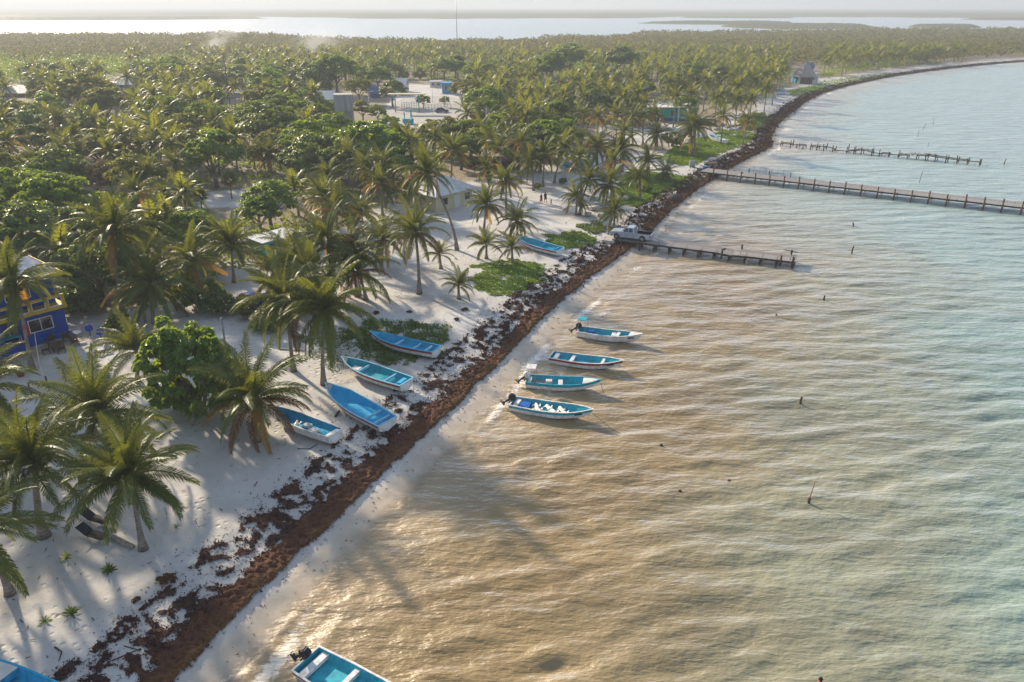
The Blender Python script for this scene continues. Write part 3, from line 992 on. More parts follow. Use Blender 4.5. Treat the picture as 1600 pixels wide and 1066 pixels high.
# ================================================================== PALMS BY HAND
# base pixel (or None), crown pixel, height if base unseen, frond scale, frond count, label, extras
G1 = 'coconut palms along the beach front'
G2 = 'coconut palms in the village grove'
PALMS = [
    ((69, 838), (55, 722), 0, 1.0, 30, 'large full coconut palm with thick flared base left of the two dark loungers', G1, {'trunk_r': .2, 'hang': .74}),
    ((224, 858), (205, 742), 0, 0.98, 28, 'coconut palm with slim trunk beside the grey log, its crown leaning left', G1, {'hang': .74}),
    (None, (150, 648), 4.6, 1.10, 26, 'coconut palm behind the two loungers palms, in front of the fence posts', G1, {}),
    ((50, 577), (25, 446), 0, 1.08, 25, 'tall coconut palm with bare trunk in front of the blue house', G1, {}),
    (None, (213, 548), 2.8, 0.88, 14, 'young palm with upright yellow green fronds behind the round bright bush', G1, {'hang': .6, 'nuts': False}),
    (None, (-22, 604), 5.0, 1.05, 22, 'palm cut by the left edge of the photo near the potted plant', G1, {}),
    (None, (-40, 826), 4.6, 1.0, 22, 'palm cut by the left edge with a frond tip over the foreground sand', G1, {}),
    (None, (398, 622), 3.4, 1.10, 26, 'low coconut palm with brown hanging fronds beside the round bright bush', G1, {'brown': .3}),
    ((459, 580), (449, 470), 0, 1.06, 27, 'coconut palm with an orange dead frond hanging down its trunk', G1, {'brown': .12}),
    ((506, 601), (509, 483), 0, 1.10, 28, 'coconut palm standing at the bow of the light blue beached boat', G1, {}),
    ((655, 459), (649, 362), 0, 0.98, 28, 'solitary coconut palm with bent trunk and root mound on open white sand', G1, {'trunk_r': .17, 'brown': .1}),
    ((520, 470), (511, 374), 0, 1.02, 26, 'coconut palm with yellow lit crown left of the solitary bent palm', G1, {'yellow': .2}),
    ((597, 424), (600, 372), 0, 0.95, 24, 'short coconut palm just left of the solitary bent palm', G1, {}),
    ((572, 468), (560, 424), 0, 1.06, 24, 'dark shaggy low palm with brown fronds touching the sand', G1, {'brown': .4}),
    ((598, 337), (595, 286), 0, 1.10, 25, 'palm with pale straight trunk and orange lower fronds left of the yellow house', G2, {'yellow': .25}),
    ((714, 391), (668, 270), 0, 1.18, 28, 'tall palm with long leaning trunk in front of the yellow house', G2, {}),
    ((756, 363), (760, 320), 0, 1.0, 26, 'palm with full green crown right of the yellow house', G2, {}),
    (None, (791, 284), 5.6, 1.0, 25, 'palm behind the full green palm, right of the white hip roof', G2, {'yellow': .2}),
    ((808, 368), (808, 344), 0, 0.95, 22, 'low wide palm beside the bow of the boat drawn up by the green mats', G1, {}),
    (None, (762, 262), 4.5, 0.85, 22, 'palm with yellowish crown behind the yellow house', G2, {'yellow': .3}),
    ((760, 404), (760, 382), 0, 0.62, 14, 'small young palm on the sand above the green mat', G1, {'hang': .7, 'nuts': False}),
    ((689, 420), (687, 398), 0, 0.58, 13, 'small young palm right of the solitary bent palm', G1, {'hang': .7, 'nuts': False}),
    ((717, 467), (716, 446), 0, 0.56, 13, 'small dark young palm on open sand left of the green mat', G1, {'hang': .75, 'nuts': False}),
    ((801, 412), (800, 388), 0, 0.62, 14, 'small young palm at the bow of the boat near the green mats', G1, {'hang': .75, 'nuts': False}),
    ((959, 358), (960, 330), 0, 0.85, 22, 'short palm directly behind the parked pickup', G1, {}),
    ((900, 336), (901, 308), 0, 0.86, 20, 'short palm left of the pale slabs', G1, {}),
    ((944, 340), (952, 288), 0, 1.06, 26, 'tall palm standing between the pale slabs and the pickup', G1, {}),
    ((906, 336), (921, 280), 0, 0.9, 22, 'palm with trunk leaning right over the pale slabs', G1, {}),
    ((1000, 313), (999, 276), 0, 0.9, 22, 'palm with thin trunk on the green ground cover by the weed line', G1, {}),
    ((933, 266), (931, 228), 0, 1.35, 30, 'large palm with orange drooping fronds beside the blue shed', G2, {'yellow': .2, 'trunk_r': .24, 'brown': .1}),
    ((968, 272), (971, 234), 0, 1.25, 28, 'large dark palm right of the orange drooping palm', G2, {}),
    ((1027, 234), (1028, 210), 0, 1.12, 26, 'round palm at the edge of the grass below the turquoise building', G2, {}),
    ((1084, 245), (1087, 198), 0, 1.45, 32, 'broad palm with pale trunk standing alone on the grass right of the turquoise building', G2, {'trunk_r': .2}),
    ((1014, 274), (1014, 250), 0, 1.0, 22, 'palm at the inner edge of the green ground cover', G2, {}),
    ((1041, 284), (1042, 268), 0, 0.8, 16, 'small palm beside the sandy path to the long pier', G2, {}),
    ((866, 286), (882, 232), 0, 1.05, 24, 'palm leaning right at the back of the sandy clearing with people', G2, {}),
    (None, (851, 244), 5.5, 1.1, 24, 'dark palm behind the sandy clearing with people', G2, {}),
    (None, (832, 252), 5.0, 1.0, 22, 'palm in front of the dark round tree behind the clearing', G2, {}),
    ((191, 484), (180, 360), 0, 1.25, 28, 'tall palm with long pale trunk and wide crown right of the blue house', G2, {}),
    ((241, 505), (236, 447), 0, 1.18, 28, 'dark wide palm below the tall pale trunked palm', G2, {}),
    ((366, 441), (361, 384), 0, 1.08, 28, 'wide palm with arching fronds left of the teal shed', G2, {}),
    (None, (261, 306), 4.5, 1.0, 24, 'palm with yellow tips behind the tall pale trunked palm', G2, {'yellow': .25}),
    (None, (273, 258), 5.5, 0.98, 26, 'round palm left of the shady lot, pale ribs showing', G2, {}),
    (None, (232, 268), 5.5, 0.9, 20, 'slim palm above the tan dry bush', G2, {}),
    ((199, 268), (195, 226), 0, 1.0, 26, 'palm with orange fronds on its left behind the tan dry bush', G2, {'yellow': .35}),
    (None, (240, 226), 7.0, 1.0, 24, 'palm right of the one with orange fronds behind the dry bush', G2, {}),
    (None, (266, 205), 7.5, 1.05, 22, 'dark palm below the large flat green crown', G2, {}),
    ((146, 240), (129, 193), 0, 1.35, 28, 'large palm with thick shaggy trunk in the hazy left grove', G2, {'trunk_r': .22}),
    (None, (92, 190), 8.0, 1.25, 26, 'large palm with orange lower fronds in the hazy left grove', G2, {'yellow': .3}),
    (None, (96, 238), 5.5, 1.05, 24, 'wide palm behind the big dark almond tree', G2, {}),
    (None, (122, 240), 5.0, 1.05, 24, 'drooping palm beside the wide palm behind the almond tree', G2, {}),
    (None, (11, 222), 6.0, 1.1, 22, 'palm with an orange frond at the left edge of the photo', G2, {'yellow': .4}),
    (None, (52, 250), 4.0, 0.9, 18, 'yellowish low palm above the dark almond tree', G2, {'yellow': .6}),
    ((329, 279), (322, 238), 0, 0.95, 22, 'pale trunked palm of a pair beside the shady lot, left one', G2, {}),
    ((343, 273), (343, 240), 0, 0.95, 22, 'pale trunked palm of a pair beside the shady lot, right one', G2, {}),
    (None, (336, 190), 8.0, 1.05, 22, 'palm in front of the flat green crown above the shady lot', G2, {}),
    ((422, 270), (420, 245), 0, 1.2, 26, 'palm with orange lower fronds in front of the big dark green crown', G2, {'yellow': .4}),
    (None, (546, 242), 6.5, 1.05, 25, 'palm right of the big dark green crown', G2, {}),
    (None, (513, 275), 5.5, 1.0, 24, 'palm below the big dark green crown', G2, {}),
    (None, (503, 308), 6.0, 1.05, 24, 'palm with yellow lit fronds right of the bright green tree', G2, {'yellow': .35}),
    (None, (526, 328), 5.5, 1.0, 24, 'palm beside the yellow lit palm near the bright green tree', G2, {'yellow': .2}),
    (None, (565, 332), 4.5, 0.95, 24, 'palm between the pale trunk palm and the bright green tree', G2, {}),
    (None, (629, 218), 7.0, 1.2, 27, 'broad palm below the turquoise playground', G2, {}),
    (None, (598, 260), 6.5, 1.15, 26, 'dark green palm below the water tower', G2, {}),
    (None, (573, 262), 6.0, 1.05, 24, 'palm with pale glints left of the dark green palm', G2, {}),
    (None, (680, 216), 7.0, 1.0, 22, 'palm in front of the olive tree by the playground', G2, {}),
    (None, (708, 238), 7.0, 1.2, 26, 'dark crowned palm behind the yellow house', G2, {'brown': .15}),
    (None, (640, 300), 4.0, 0.95, 20, 'low palm left of the yellow house', G2, {'yellow': .2}),
    (None, (462, 402), 5.0, 1.0, 24, 'palm in front of the teal shed', G2, {}),
    (None, (486, 430), 4.8, 1.0, 22, 'palm between the teal shed and the beach', G2, {}),
    (None, (545, 395), 5.0, 1.0, 24, 'palm behind the shaggy low palm on the sand', G2, {}),
    (None, (440, 430), 4.0, 0.95, 20, 'dark low palm left of the teal shed', G2, {}),
    (None, (300, 405), 5.0, 1.0, 22, 'palm behind the dark wide palm', G2, {'yellow': .15}),
    (None, (215, 300), 5.5, 1.0, 22, 'palm with grey green upright fronds right of the dry bush', G2, {}),
]
placed = []                                     # (x, y, radius) of everything planted
for i, (bp, cp, h, L, nf, lab, gr, kw) in enumerate(PALMS):
    if bp is not None:
        B = G(*bp)
        T = above(B, *cp)
    else:
        T = P(cp[0], cp[1], h + 0.9)
        g_ = random.Random(i)
        bx, by = T.x + g_.uniform(-.6, .6), T.y + g_.uniform(-.3, .6)
        B = Vector((bx, by, gz(bx, by)))
    palm(B, T, nf + (12 if B.y < 75 else 7), L * (1.2 if B.y < 95 else 1.0), 100 + i, lab, gr, **kw)
    placed.append((B.x, B.y, 2.6))

# palms of the middle distance, crowns read off the photo: fronds still single
MIDCROWNS = [(751, 168), (751, 200), (802, 186), (793, 211), (811, 153), (852, 191), (836, 155), (845, 160), (877, 167), (912, 180),
             (935, 183), (858, 190), (894, 212), (965, 180), (988, 185), (1004, 182), (1025, 178), (976, 208), (922, 118), (945, 118),
             (963, 122), (977, 150), (948, 146), (999, 144), (914, 152), (1107, 128), (1150, 155), (1180, 155), (1131, 180), (1169, 190),
             (780, 232), (815, 222), (770, 218), (730, 178), (1060, 150), (1045, 128), (1075, 120), (1120, 152), (1200, 138), (1085, 145),
             (1010, 160), (885, 140), (1215, 118), (1195, 112), (1165, 120), (1140, 112), (660, 240), (580, 225), (905, 245), (960, 252)]
ML = [(700, 'palm crown in the dense grove left of the turquoise building'), (1030, 'palm crown in the grove behind the turquoise building'),
      (1100, 'palm crown in the grove right of the turquoise building, above the grass')]
for i, (u, v) in enumerate(MIDCROWNS):
    g_ = random.Random(900 + i)
    h = g_.uniform(6.0, 7.6) if v > 150 else g_.uniform(7, 9)
    T = P(u, v, h + 0.9)
    B = Vector((T.x + g_.uniform(-.8, .8), T.y + g_.uniform(-.6, .6), gz(T.x, T.y)))
    lab = [l for a, l in ML if u >= a or a == 700][-1]
    if v > 165:
        palm(B, T, 22, g_.uniform(.92, 1.08), 300 + i, lab, 'palm crowns of the middle grove', yellow=0.32)
    else:
        far_palm(B, T.z - B.z, g_.uniform(1.05, 1.25), 300 + i, lab, 'palm crowns of the middle grove')
    placed.append((B.x, B.y, 2.4))

# fan palms: stiff round leaves
def fan_mesh(seed):
    g = np.random.default_rng(seed)
    V, F = [], []
    n = 22
    V += [(0, -.02, 0), (0, .02, 0), (0.7, .015, .05), (0.7, -.015, .05)]; F.append((0, 1, 2, 3))
    for k in range(n):
        a = (k / (n - 1) - 0.5) * 4.6
        l = 0.75 * g.uniform(0.85, 1.1)
        d = np.array([math.cos(a), math.sin(a), -0.12 * abs(a)])
        p = np.array([0.7, 0, 0.05]); s_ = np.array([-math.sin(a), math.cos(a), 0.0]) * 0.055
        b = len(V)
        V += [p, p + d * l * .6 + s_, p + d * l + np.array([0, 0, -0.12]), p + d * l * .6 - s_]
        F.append((b, b + 1, b + 2, b + 3))
    me = mesh_np('frond', np.array(V, float), [np.array(F)])
    me.materials.append(MAT['frond'])
    return me


FAN = [fan_mesh(1), fan_mesh(2)]


def fan_palm(base, h, sc, seed, label):
    g = random.Random(seed)
    root = empty('fan_palm', base, 0, label, 'palm tree', 'fan palms in the village')
    MB().tube([(0, 0, -.1), (0.02, 0, h * .5), (0, 0.02, h)], [.13, .11, .16], 7).build('trunk', MAT['palm_bark'], root, smooth=True)
    for k in range(26):
        u = (k + .5) / 26
        child_copy('frond', FAN[k % 2], root, (0, 0, h), (g.gauss(0, .2), -R(78 - 120 * u), k * 2.4), sc, MAT['frond_brown'] if u > .85 else None)
    return root


for i, (u, v, h, sc, lab) in enumerate([(358, 281, 3.2, 1.15, 'round fan palm at the back edge of the shady sand lot'),
                                        (312, 306, 2.4, 1.1, 'fan palm at the left corner of the shady sand lot'),
                                        (383, 480, 1.3, 1.05, 'low fan palm beside the grey pole and the round bright bush')]):
    T = P(u, v, h + .9)
    fan_palm(Vector((T.x, T.y, gz(T.x, T.y))), h, sc, i, lab)
    placed.append((T.x, T.y, 2))

# ================================================================== BROADLEAF TREES BY HAND
def tree_px(u, v, h, kind, sc, mat, label, seed, group=None, zs=1.0, name='broadleaf_tree', cat='tree'):
    """crown centre seen at (u, v), h metres above ground"""
    T = P(u, v, h + .9)
    B = Vector((T.x, T.y, gz(T.x, T.y)))
    placed.append((T.x, T.y, 4.6 * sc))
    if sc >= .9 and kind != 'bush':
        ff_ = proj(T.x, T.y, T.z)[2]
        OPEN.append((T.y, u, v, {'almond': 3.4, 'round': 2.7}[kind] * sc * FPX / ff_, 1.6 * sc * FPX / ff_))
    return broad_tree(B, kind, sc, seed, mat, label, group, name, cat, zs)


OPEN = []                                       # crowns the photo shows unhidden
# the round bright sea grape bush, its own larger count of leaves
V, f = leaf_cloud(771, 2.75, 2.35, 190, 66, 0.29, 0.46, 0.9, 0.55, -0.8, 1.1)
B = G(299, 668)
bt = empty('sea_grape_bush', B + Vector((0, 1.9, 0)), 0, 'large round bright green bush with big leaves on the sand by the beached boats', 'bush')
me = mesh_np('crown', V, [f]); link('crown', me, bt, MAT['leaf_bright'], (0, 0, 2.35))
mb = MB()
for k in range(7):
    a = k * .9
    mb.tube([(0.15 * math.cos(a), .15 * math.sin(a), -.1), (.6 * math.cos(a), .6 * math.sin(a), 1.2), (1.6 * math.cos(a), 1.6 * math.sin(a), 2.7)], [.1, .08, .03], 5)
mb.build('trunk', MAT['bark'], bt)
placed.append((B.x, B.y + 1.9, 3))
bt.scale = (1.2, 1.1, 1.62)

BIG = [
    (25, 285, 6.5, 'almond', 1.15, 'leaf_mid', 'large spreading almond tree at the left edge with sunlit top'),
    (85, 300, 6.3, 'almond', 1.20, 'leaf_mid', 'large spreading almond tree above the blue house roof'),
    (120, 345, 5.5, 'almond', 1.0, 'leaf_dark', 'dark almond crown right of the blue house roof'),
    (40, 345, 6.0, 'almond', 1.1, 'leaf_dark', 'dark almond crown behind the blue house'),
    (-30, 330, 6.0, 'almond', 1.1, 'leaf_dark', 'dark almond crown cut by the left edge'),
    (150, 420, 3.6, 'round', 0.95, 'leaf_dark', 'dark low tree in shade right of the blue house wall'),
    (125, 455, 2.4, 'bush', 1.0, 'leaf_dark', 'dark shrub against the blue house corner'),
    (205, 425, 3.0, 'round', 0.8, 'leaf_dark', 'dark tree behind the tall pale trunked palm'),
    (185, 505, 1.0, 'bush', 0.5, 'leaf_dark', 'small dark shrub by the blue stools'),
    (298, 360, 3.8, 'round', 0.9, 'leaf_mid', 'green bush tree left of the wide arching palm'),
    (318, 372, 3.2, 'round', 0.75, 'leaf_mid', 'small green tree behind the wide arching palm'),
    (310, 455, 2.0, 'bush', 0.9, 'leaf_dark', 'dark shrub below the wide arching palm'),
    (345, 470, 1.4, 'bush', 0.7, 'leaf_dark', 'dark shrub at the edge of the shaded sand path'),
    (420, 320, 3.8, 'round', 1.05, 'leaf_bright', 'bright green leafy tree in front of the shady sand lot'),
    (405, 335, 3.0, 'round', 0.8, 'leaf_bright', 'bright green low tree beside the bright leafy tree'),
    (320, 180, 6.5, 'almond', 1.25, 'leaf_mid', 'flat topped green tree above the pale trunk pair'),
    (290, 175, 6.5, 'almond', 1.05, 'leaf_mid', 'flat topped green tree left of its larger twin'),
    (352, 192, 6.0, 'almond', 1.0, 'leaf_mid', 'green crown right of the flat topped tree'),
    (130, 150, 6.5, 'almond', 1.7, 'leaf_olive', 'broad hazy olive crown in the left distance'),
    (165, 165, 5.5, 'almond', 1.4, 'leaf_olive', 'greyish olive crown below the broad hazy crown'),
    (58, 185, 6.5, 'round', 1.3, 'leaf_dark', 'tall dark tree left of the shaggy trunked palm'),
    (52, 215, 5.0, 'round', 1.1, 'leaf_dark', 'dark tree below the tall dark tree on the left'),
    (30, 170, 6.0, 'round', 1.2, 'leaf_olive', 'hazy olive tree near the left edge'),
    (480, 212, 6.2, 'almond', 1.25, 'leaf_mid', 'big green crown below the water tower, sunlit top'),
    (520, 200, 6.2, 'almond', 1.2, 'leaf_mid', 'big green crown touching the water tower'),
    (500, 240, 5.0, 'almond', 1.2, 'leaf_dark', 'dark crown under the big sunlit green crown'),
    (470, 255, 4.5, 'round', 1.15, 'leaf_dark', 'dark round crown beside the orange fronded palm'),
    (515, 262, 4.0, 'round', 1.0, 'leaf_dark', 'dark tree in front of the big sunlit crown'),
    (430, 208, 6.0, 'round', 1.0, 'leaf_olive', 'golden olive tree left of the big sunlit crown'),
    (408, 222, 5.5, 'round', 0.8, 'leaf_olive', 'smaller golden olive tree left of the big crown'),
    (440, 162, 6.5, 'almond', 1.3, 'leaf_mid', 'green crown left of the pale roofs by the tower'),
    (465, 172, 5.5, 'almond', 1.1, 'leaf_mid', 'green crown in front of the pale roofs by the tower'),
    (170, 272, 3.5, 'round', 0.85, 'leaf_dry', 'tan dry bush behind the almond tree'),
    (150, 280, 3.0, 'round', 0.6, 'leaf_dry', 'small tan dry bush beside the bigger dry bush'),
    (700, 205, 5.5, 'round', 1.2, 'leaf_olive', 'olive yellow tree right of the turquoise playground'),
    (675, 200, 5.5, 'round', 1.05, 'leaf_olive', 'olive tree at the playground corner'),
    (735, 212, 5.0, 'round', 1.15, 'leaf_mid', 'mid green tree right of the olive tree'),
    (720, 232, 4.2, 'round', 1.05, 'leaf_dark', 'dark tree under the olive tree'),
    (722, 145, 4.0, 'round', 1.15, 'leaf_olive', 'round yellow green tree beside the plaza'),
    (742, 142, 4.0, 'round', 1.0, 'leaf_olive', 'round yellow tree right of its green twin by the plaza'),
    (606, 186, 4.2, 'round', 0.75, 'leaf_bright', 'small round bright tree in front of the plaza'),
    (565, 205, 4.8, 'round', 0.9, 'leaf_mid', 'green tree at the foot of the water tower'),
    (588, 214, 4.2, 'round', 0.8, 'leaf_mid', 'green tree right of the one at the tower foot'),
    (826, 218, 5.5, 'almond', 1.15, 'leaf_dark', 'dark blue green round tree above the sandy clearing'),
    (845, 232, 4.5, 'round', 1.1, 'leaf_dark', 'dark tree in front of the dark blue green tree'),
    (810, 235, 4.5, 'round', 1.0, 'leaf_dark', 'dark tree left of the dark blue green tree'),
    (525, 118, 6.5, 'almond', 1.9, 'leaf_mid', 'large hazy green crown behind the water tower'),
    (495, 125, 5.5, 'almond', 1.5, 'leaf_dark', 'large hazy dark crown left of the tower'),
    (590, 118, 6.0, 'almond', 1.3, 'leaf_mid', 'green crown behind the pale plaza house'),
    (613, 152, 3.0, 'round', 1.2, 'leaf_dark', 'dark round tree at the left corner of the plaza'),
    (560, 140, 4.5, 'round', 1.2, 'leaf_olive', 'soft green tree right of the water tower top'),
    (1085, 112, 6, 'almond', 1.3, 'leaf_bright', 'bright green crown among palms behind the turquoise building'),
    (1070, 165, 4, 'round', 1.0, 'leaf_bright', 'bright green tree right behind the turquoise building'),
    (965, 100, 6, 'almond', 1.8, 'leaf_dark', 'dark crown among the far palms in mid grove'),
    (890, 98, 6, 'almond', 1.9, 'leaf_bright', 'bright crown among the far palms in mid grove'),
    (860, 108, 6, 'almond', 1.7, 'leaf_mid', 'green crown left of the bright crown in mid grove'),
    (470, 470, 1.0, 'bush', 0.6, 'leaf_dark', 'dark shrub behind the palm with the orange dead frond'),
    (420, 500, 1.0, 'bush', 0.7, 'leaf_dark', 'dark shrub in shade left of the orange dead frond palm'),
    (661, 157, 2.6, 'round', 0.62, 'leaf_olive', 'small olive tree in the middle of the plaza'),
    (694, 156, 2.4, 'round', 0.5, 'leaf_olive', 'small yellowish tree on the right of the plaza'),
    (566, 172, 3.0, 'round', 0.8, 'leaf_olive', 'pale olive tree just right of the water tower'),
    (590, 178, 2.4, 'round', 0.7, 'leaf_mid', 'small green tree left of the plaza railing'),
    (840, 292, 0.5, 'bush', 0.28, 'leaf_mid', 'tiny shrub at the back of the sandy clearing'),
    (880, 283, 0.5, 'bush', 0.3, 'leaf_dark', 'tiny dark shrub at the sandy clearing edge'),
    (1010, 292, 0.7, 'bush', 0.4, 'leaf_dark', 'small dark shrub on the green ground cover'),
    (1050, 222, 1.0, 'bush', 0.9, 'leaf_olive', 'scruffy shrub on the grass below the turquoise building'),
]
for i, (u, v, h, kd, sc, mt, lab) in enumerate(BIG):
    tree_px(u, v, h, kd, sc, mt, lab, 50 + i, 'broadleaf trees of the village' if kd != 'bush' else 'shrubs of the village',
            name='shrub' if kd == 'bush' else 'broadleaf_tree', cat='shrub' if kd == 'bush' else 'tree')

# ================================================================== THE REST OF THE WOOD
KEEPOUT = [(575, 128, 735, 196), (520, 140, 575, 200), (312, 296, 400, 322), (1000, 160, 1110, 210), (670, 272, 745, 345), (892, 250, 935, 268),
           (1236, 96, 1280, 133), (1030, 205, 1180, 262), (930, 162, 1080, 172), (985, 196, 1062, 226), (452, 150, 520, 158),
           (178, 122, 214, 140), (340, 140, 400, 152), (900, 196, 960, 215), (0, 140, 50, 156), (340, 50, 350, 70)]


def blocked(x, y, z0, h, r):
    for zz in (z0 + h, z0 + h + 1.2, z0 + h * .6):
        u, v, f = proj(x, y, zz)
        for yy, a, b, c, d in OPEN:
            if y < yy - 1 and abs(u - a) < c and abs(v - b) < d: return True
    for zz in (z0, z0 + h * .5, z0 + h, z0 + h + r):
        u, v, f = proj(x, y, zz)
        e = r * FPX / f * 0.75
        for a, b, c, d in KEEPOUT:
            if a - e < u < c + e and b - 1 < v < d + 1: return True
    return False


cand = []
ry = 66.0
while ry < 470:
    sp = 5.4 + ry / 190
    xs = np.arange(-1.3 * ry, 0.75 * ry + 40, sp)
    jx, jy = rng.uniform(-.42, .42, len(xs)) * sp, rng.uniform(-.42, .42, len(xs)) * sp
    cand.append(np.stack([xs + jx, np.full(len(xs), ry) + jy], 1))
    ry += sp * 0.9
cand = np.vstack(cand)
cs = shore_s(cand)
az_c = np.arctan2(cand[:, 0], cand[:, 1])
wob = (fbm(cand[:, 0] / 12, cand[:, 1] / 12, 31) - .5) * 8
okc = (-cs > beach_w(cand[:, 1]) + 1 + wob) & (np.abs(az_c) < R(53)) & ~((cand[:, 0] < -36) & (cand[:, 1] < 70))
for pl in CLEAR:
    okc &= ~in_poly(cand[:, 0], cand[:, 1], pl)
cand = cand[okc]
order = np.argsort(np.hypot(cand[:, 0], cand[:, 1]))
cand = cand[order]
grid = {}
def put_grid(x, y, r): grid.setdefault((int(x // 8), int(y // 8)), []).append((x, y, r))
for p_ in placed: put_grid(*p_)


def free(x, y, r):
    a, b = int(x // 8), int(y // 8)
    for i in (a - 1, a, a + 1):
        for j in (b - 1, b, b + 1):
            for (px, py, pr) in grid.get((i, j), ()):
                if (px - x) ** 2 + (py - y) ** 2 < (0.62 * (pr + r)) ** 2: return False
    return True


n_palm = len(PALMS) + len(MIDCROWNS)
n_broad = len(BIG)
n_shrub = 0
ZONE = [(-2000, 260, 'hazy left grove'), (260, 560, 'grove behind the water tower'), (560, 830, 'grove around and behind the plaza'),
        (830, 1130, 'grove behind the turquoise building'), (1130, 9000, 'grove along the far curve of the beach')]
rest_p, rest_b = [], []
gr_ = np.random.default_rng(99)
palmy = fbm(cand[:, 0] / 30, cand[:, 1] / 30, 61)
for (x, y), pn in zip(cand, palmy):
    z0 = 0.9
    u, v, f = proj(x, y, z0)
    palm_p = (0.60 if u < 600 else 0.58) + (pn - .5) * 1.6 - (0.15 if y > 250 and u < 1100 else 0) - (0.3 if y > 330 and u < 500 else 0)
    if u > 1130: palm_p += 0.25
    if u < 200 and v < 130: palm_p -= 0.35
    is_palm = gr_.random() < palm_p
    near = y < 120
    h = gr_.uniform(5.5, 8.5) if is_palm else gr_.uniform(2.2, 4.5)
    if near: h *= 0.62
    rad = 2.6 if is_palm else 3.2
    if not free(x, y, rad) or blocked(x, y, z0, h if is_palm else 6.5, 2.2): continue
    z0 = gz(x, y)
    put_grid(x, y, rad)
    zone = [zn for a, b, zn in ZONE if a <= u < b][-1:] or [ZONE[-1][2]]
    inframe = -40 < u < 1640
    if is_palm:
        if n_palm < 300 and inframe:
            far_palm((x, y, z0), h, gr_.uniform(1.1, 1.4), int(gr_.integers(0, 9999)), 'coconut palm among many in the ' + zone[0], 'coconut palms of the ' + zone[0])
            n_palm += 1
        else: rest_p.append((x, y, z0, h, gr_.uniform(1.15, 1.5), gr_.uniform(0, 6.28)))
    else:
        kd = ['almond', 'round', 'round', 'bush'][gr_.integers(0, 4)] if not near else 'bush'
        mt = ['leaf_mid', 'leaf_dark', 'leaf_olive', 'leaf_mid', 'leaf_bright'][gr_.integers(0, 5)]
        sc = gr_.uniform(.9, 1.5 if u < 700 or gr_.random() < .4 else 1.2) if not near else gr_.uniform(.5, .8)
        if kd != 'bush': put_grid(x, y, 2.8 * sc)
        if n_broad < 295 and inframe:
            sh = kd == 'bush'
            broad_tree((x, y, z0), kd, sc, int(gr_.integers(0, 9999)), mt,
                       {'leaf_mid': 'mid green', 'leaf_dark': 'dark green', 'leaf_olive': 'olive yellow', 'leaf_bright': 'bright green'}[mt]
                       + (' shrub' if sh else ' leafy tree') + ' among palms in the ' + zone[0],
                       ('shrubs of the ' if sh else 'leafy trees of the ') + zone[0], 'shrub' if sh else 'broadleaf_tree', 'shrub' if sh else 'tree')
            n_broad += 1
        else: rest_b.append((x, y, z0, h, sc))
print('palms', n_palm, 'rest', len(rest_p), 'broad', n_broad, 'rest', len(rest_b))

# the far palms and trees past the nearest three hundred: one mass each
rp = np.array(rest_p)
VV, FF, off = [], [[], []], 0
for k in range(len(CROWN_LOW)):
    m = np.arange(len(rp)) % len(CROWN_LOW) == k
    Vt, f4, f3 = CROWN_LOW[k]
    pos = rp[m, :3].copy(); pos[:, 2] += rp[m, 3]
    V, (a, b) = replicate(Vt, [f4, f3], pos, rp[m, 4], rp[m, 5])
    VV.append(V); FF[0].append(a + off); FF[1].append(b + off); off += len(V)
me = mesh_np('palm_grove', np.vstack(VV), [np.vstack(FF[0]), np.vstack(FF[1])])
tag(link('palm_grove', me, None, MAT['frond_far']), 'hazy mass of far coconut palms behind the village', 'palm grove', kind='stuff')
# their trunks
tv = []
ang = np.arange(5) * 2 * math.pi / 5
ring = np.stack([np.cos(ang), np.sin(ang)], 1)
for (x, y, z0, h, sc, ro) in rest_p:
    for zz, rr in ((0, .22), (h, .12)):
        tv.append(np.column_stack([x + ring[:, 0] * rr, y + ring[:, 1] * rr, np.full(5, z0 + zz)]))
tv = np.vstack(tv)
i = np.arange(len(rest_p))[:, None] * 10 + np.arange(5)
i2 = np.arange(len(rest_p))[:, None] * 10 + (np.arange(5) + 1) % 5
me = mesh_np('palm_trunks', tv, [np.stack([i, i2, i2 + 5, i + 5], -1).reshape(-1, 4)])
tag(link('palm_trunk_mass', me, None, MAT['palm_bark']), 'bare trunks under the far mass of coconut palms', 'palm trunks', kind='stuff')


def leaf_mounds(pts, K, size, seed):
    """leaf faces over many low crowns. pts: x, y, z0, height, radius"""
    g = np.random.default_rng(seed)
    n = len(pts)
    c = np.repeat(pts, K, 0)
    d = g.normal(0, 1, (n * K, 3)); d /= np.linalg.norm(d, axis=1, keepdims=True)
    d[:, 2] = np.abs(d[:, 2]) - 0.25
    lump = g.uniform(.7, 1.05, n * K)
    p = np.stack([c[:, 0] + d[:, 0] * c[:, 4] * lump, c[:, 1] + d[:, 1] * c[:, 4] * lump, c[:, 2] + c[:, 3] * (0.45 + 0.55 * d[:, 2] * lump)], 1)
    nrm = d + g.normal(0, .5, d.shape) + np.array([0, 0, .4]); nrm /= np.linalg.norm(nrm, axis=1, keepdims=True)
    a = np.cross(nrm, g.normal(0, 1, p.shape)); a /= np.linalg.norm(a, axis=1, keepdims=True)
    b = np.cross(nrm, a)
    sz = (size if np.isscalar(size) else np.repeat(size, K)[:, None]) * g.uniform(.6, 1.3, (n * K, 1))
    V = np.stack([p - a * sz * .5, p + b * sz * .35, p + a * sz * .5, p - b * sz * .35], 1).reshape(-1, 3)
    return V, np.arange(len(V)).reshape(-1, 4)


rb = np.array(rest_b)
V, f = leaf_mounds(np.column_stack([rb[:, :3], rb[:, 3] + 2.4, rb[:, 4] * 3.3]), 80, 0.85, 5)
tag(link('far_tree_mass', mesh_np('far_tree_mass', V, [f]), None, MAT['leaf_mid']), 'hazy mass of far leafy trees among the palms', 'trees', kind='stuff')

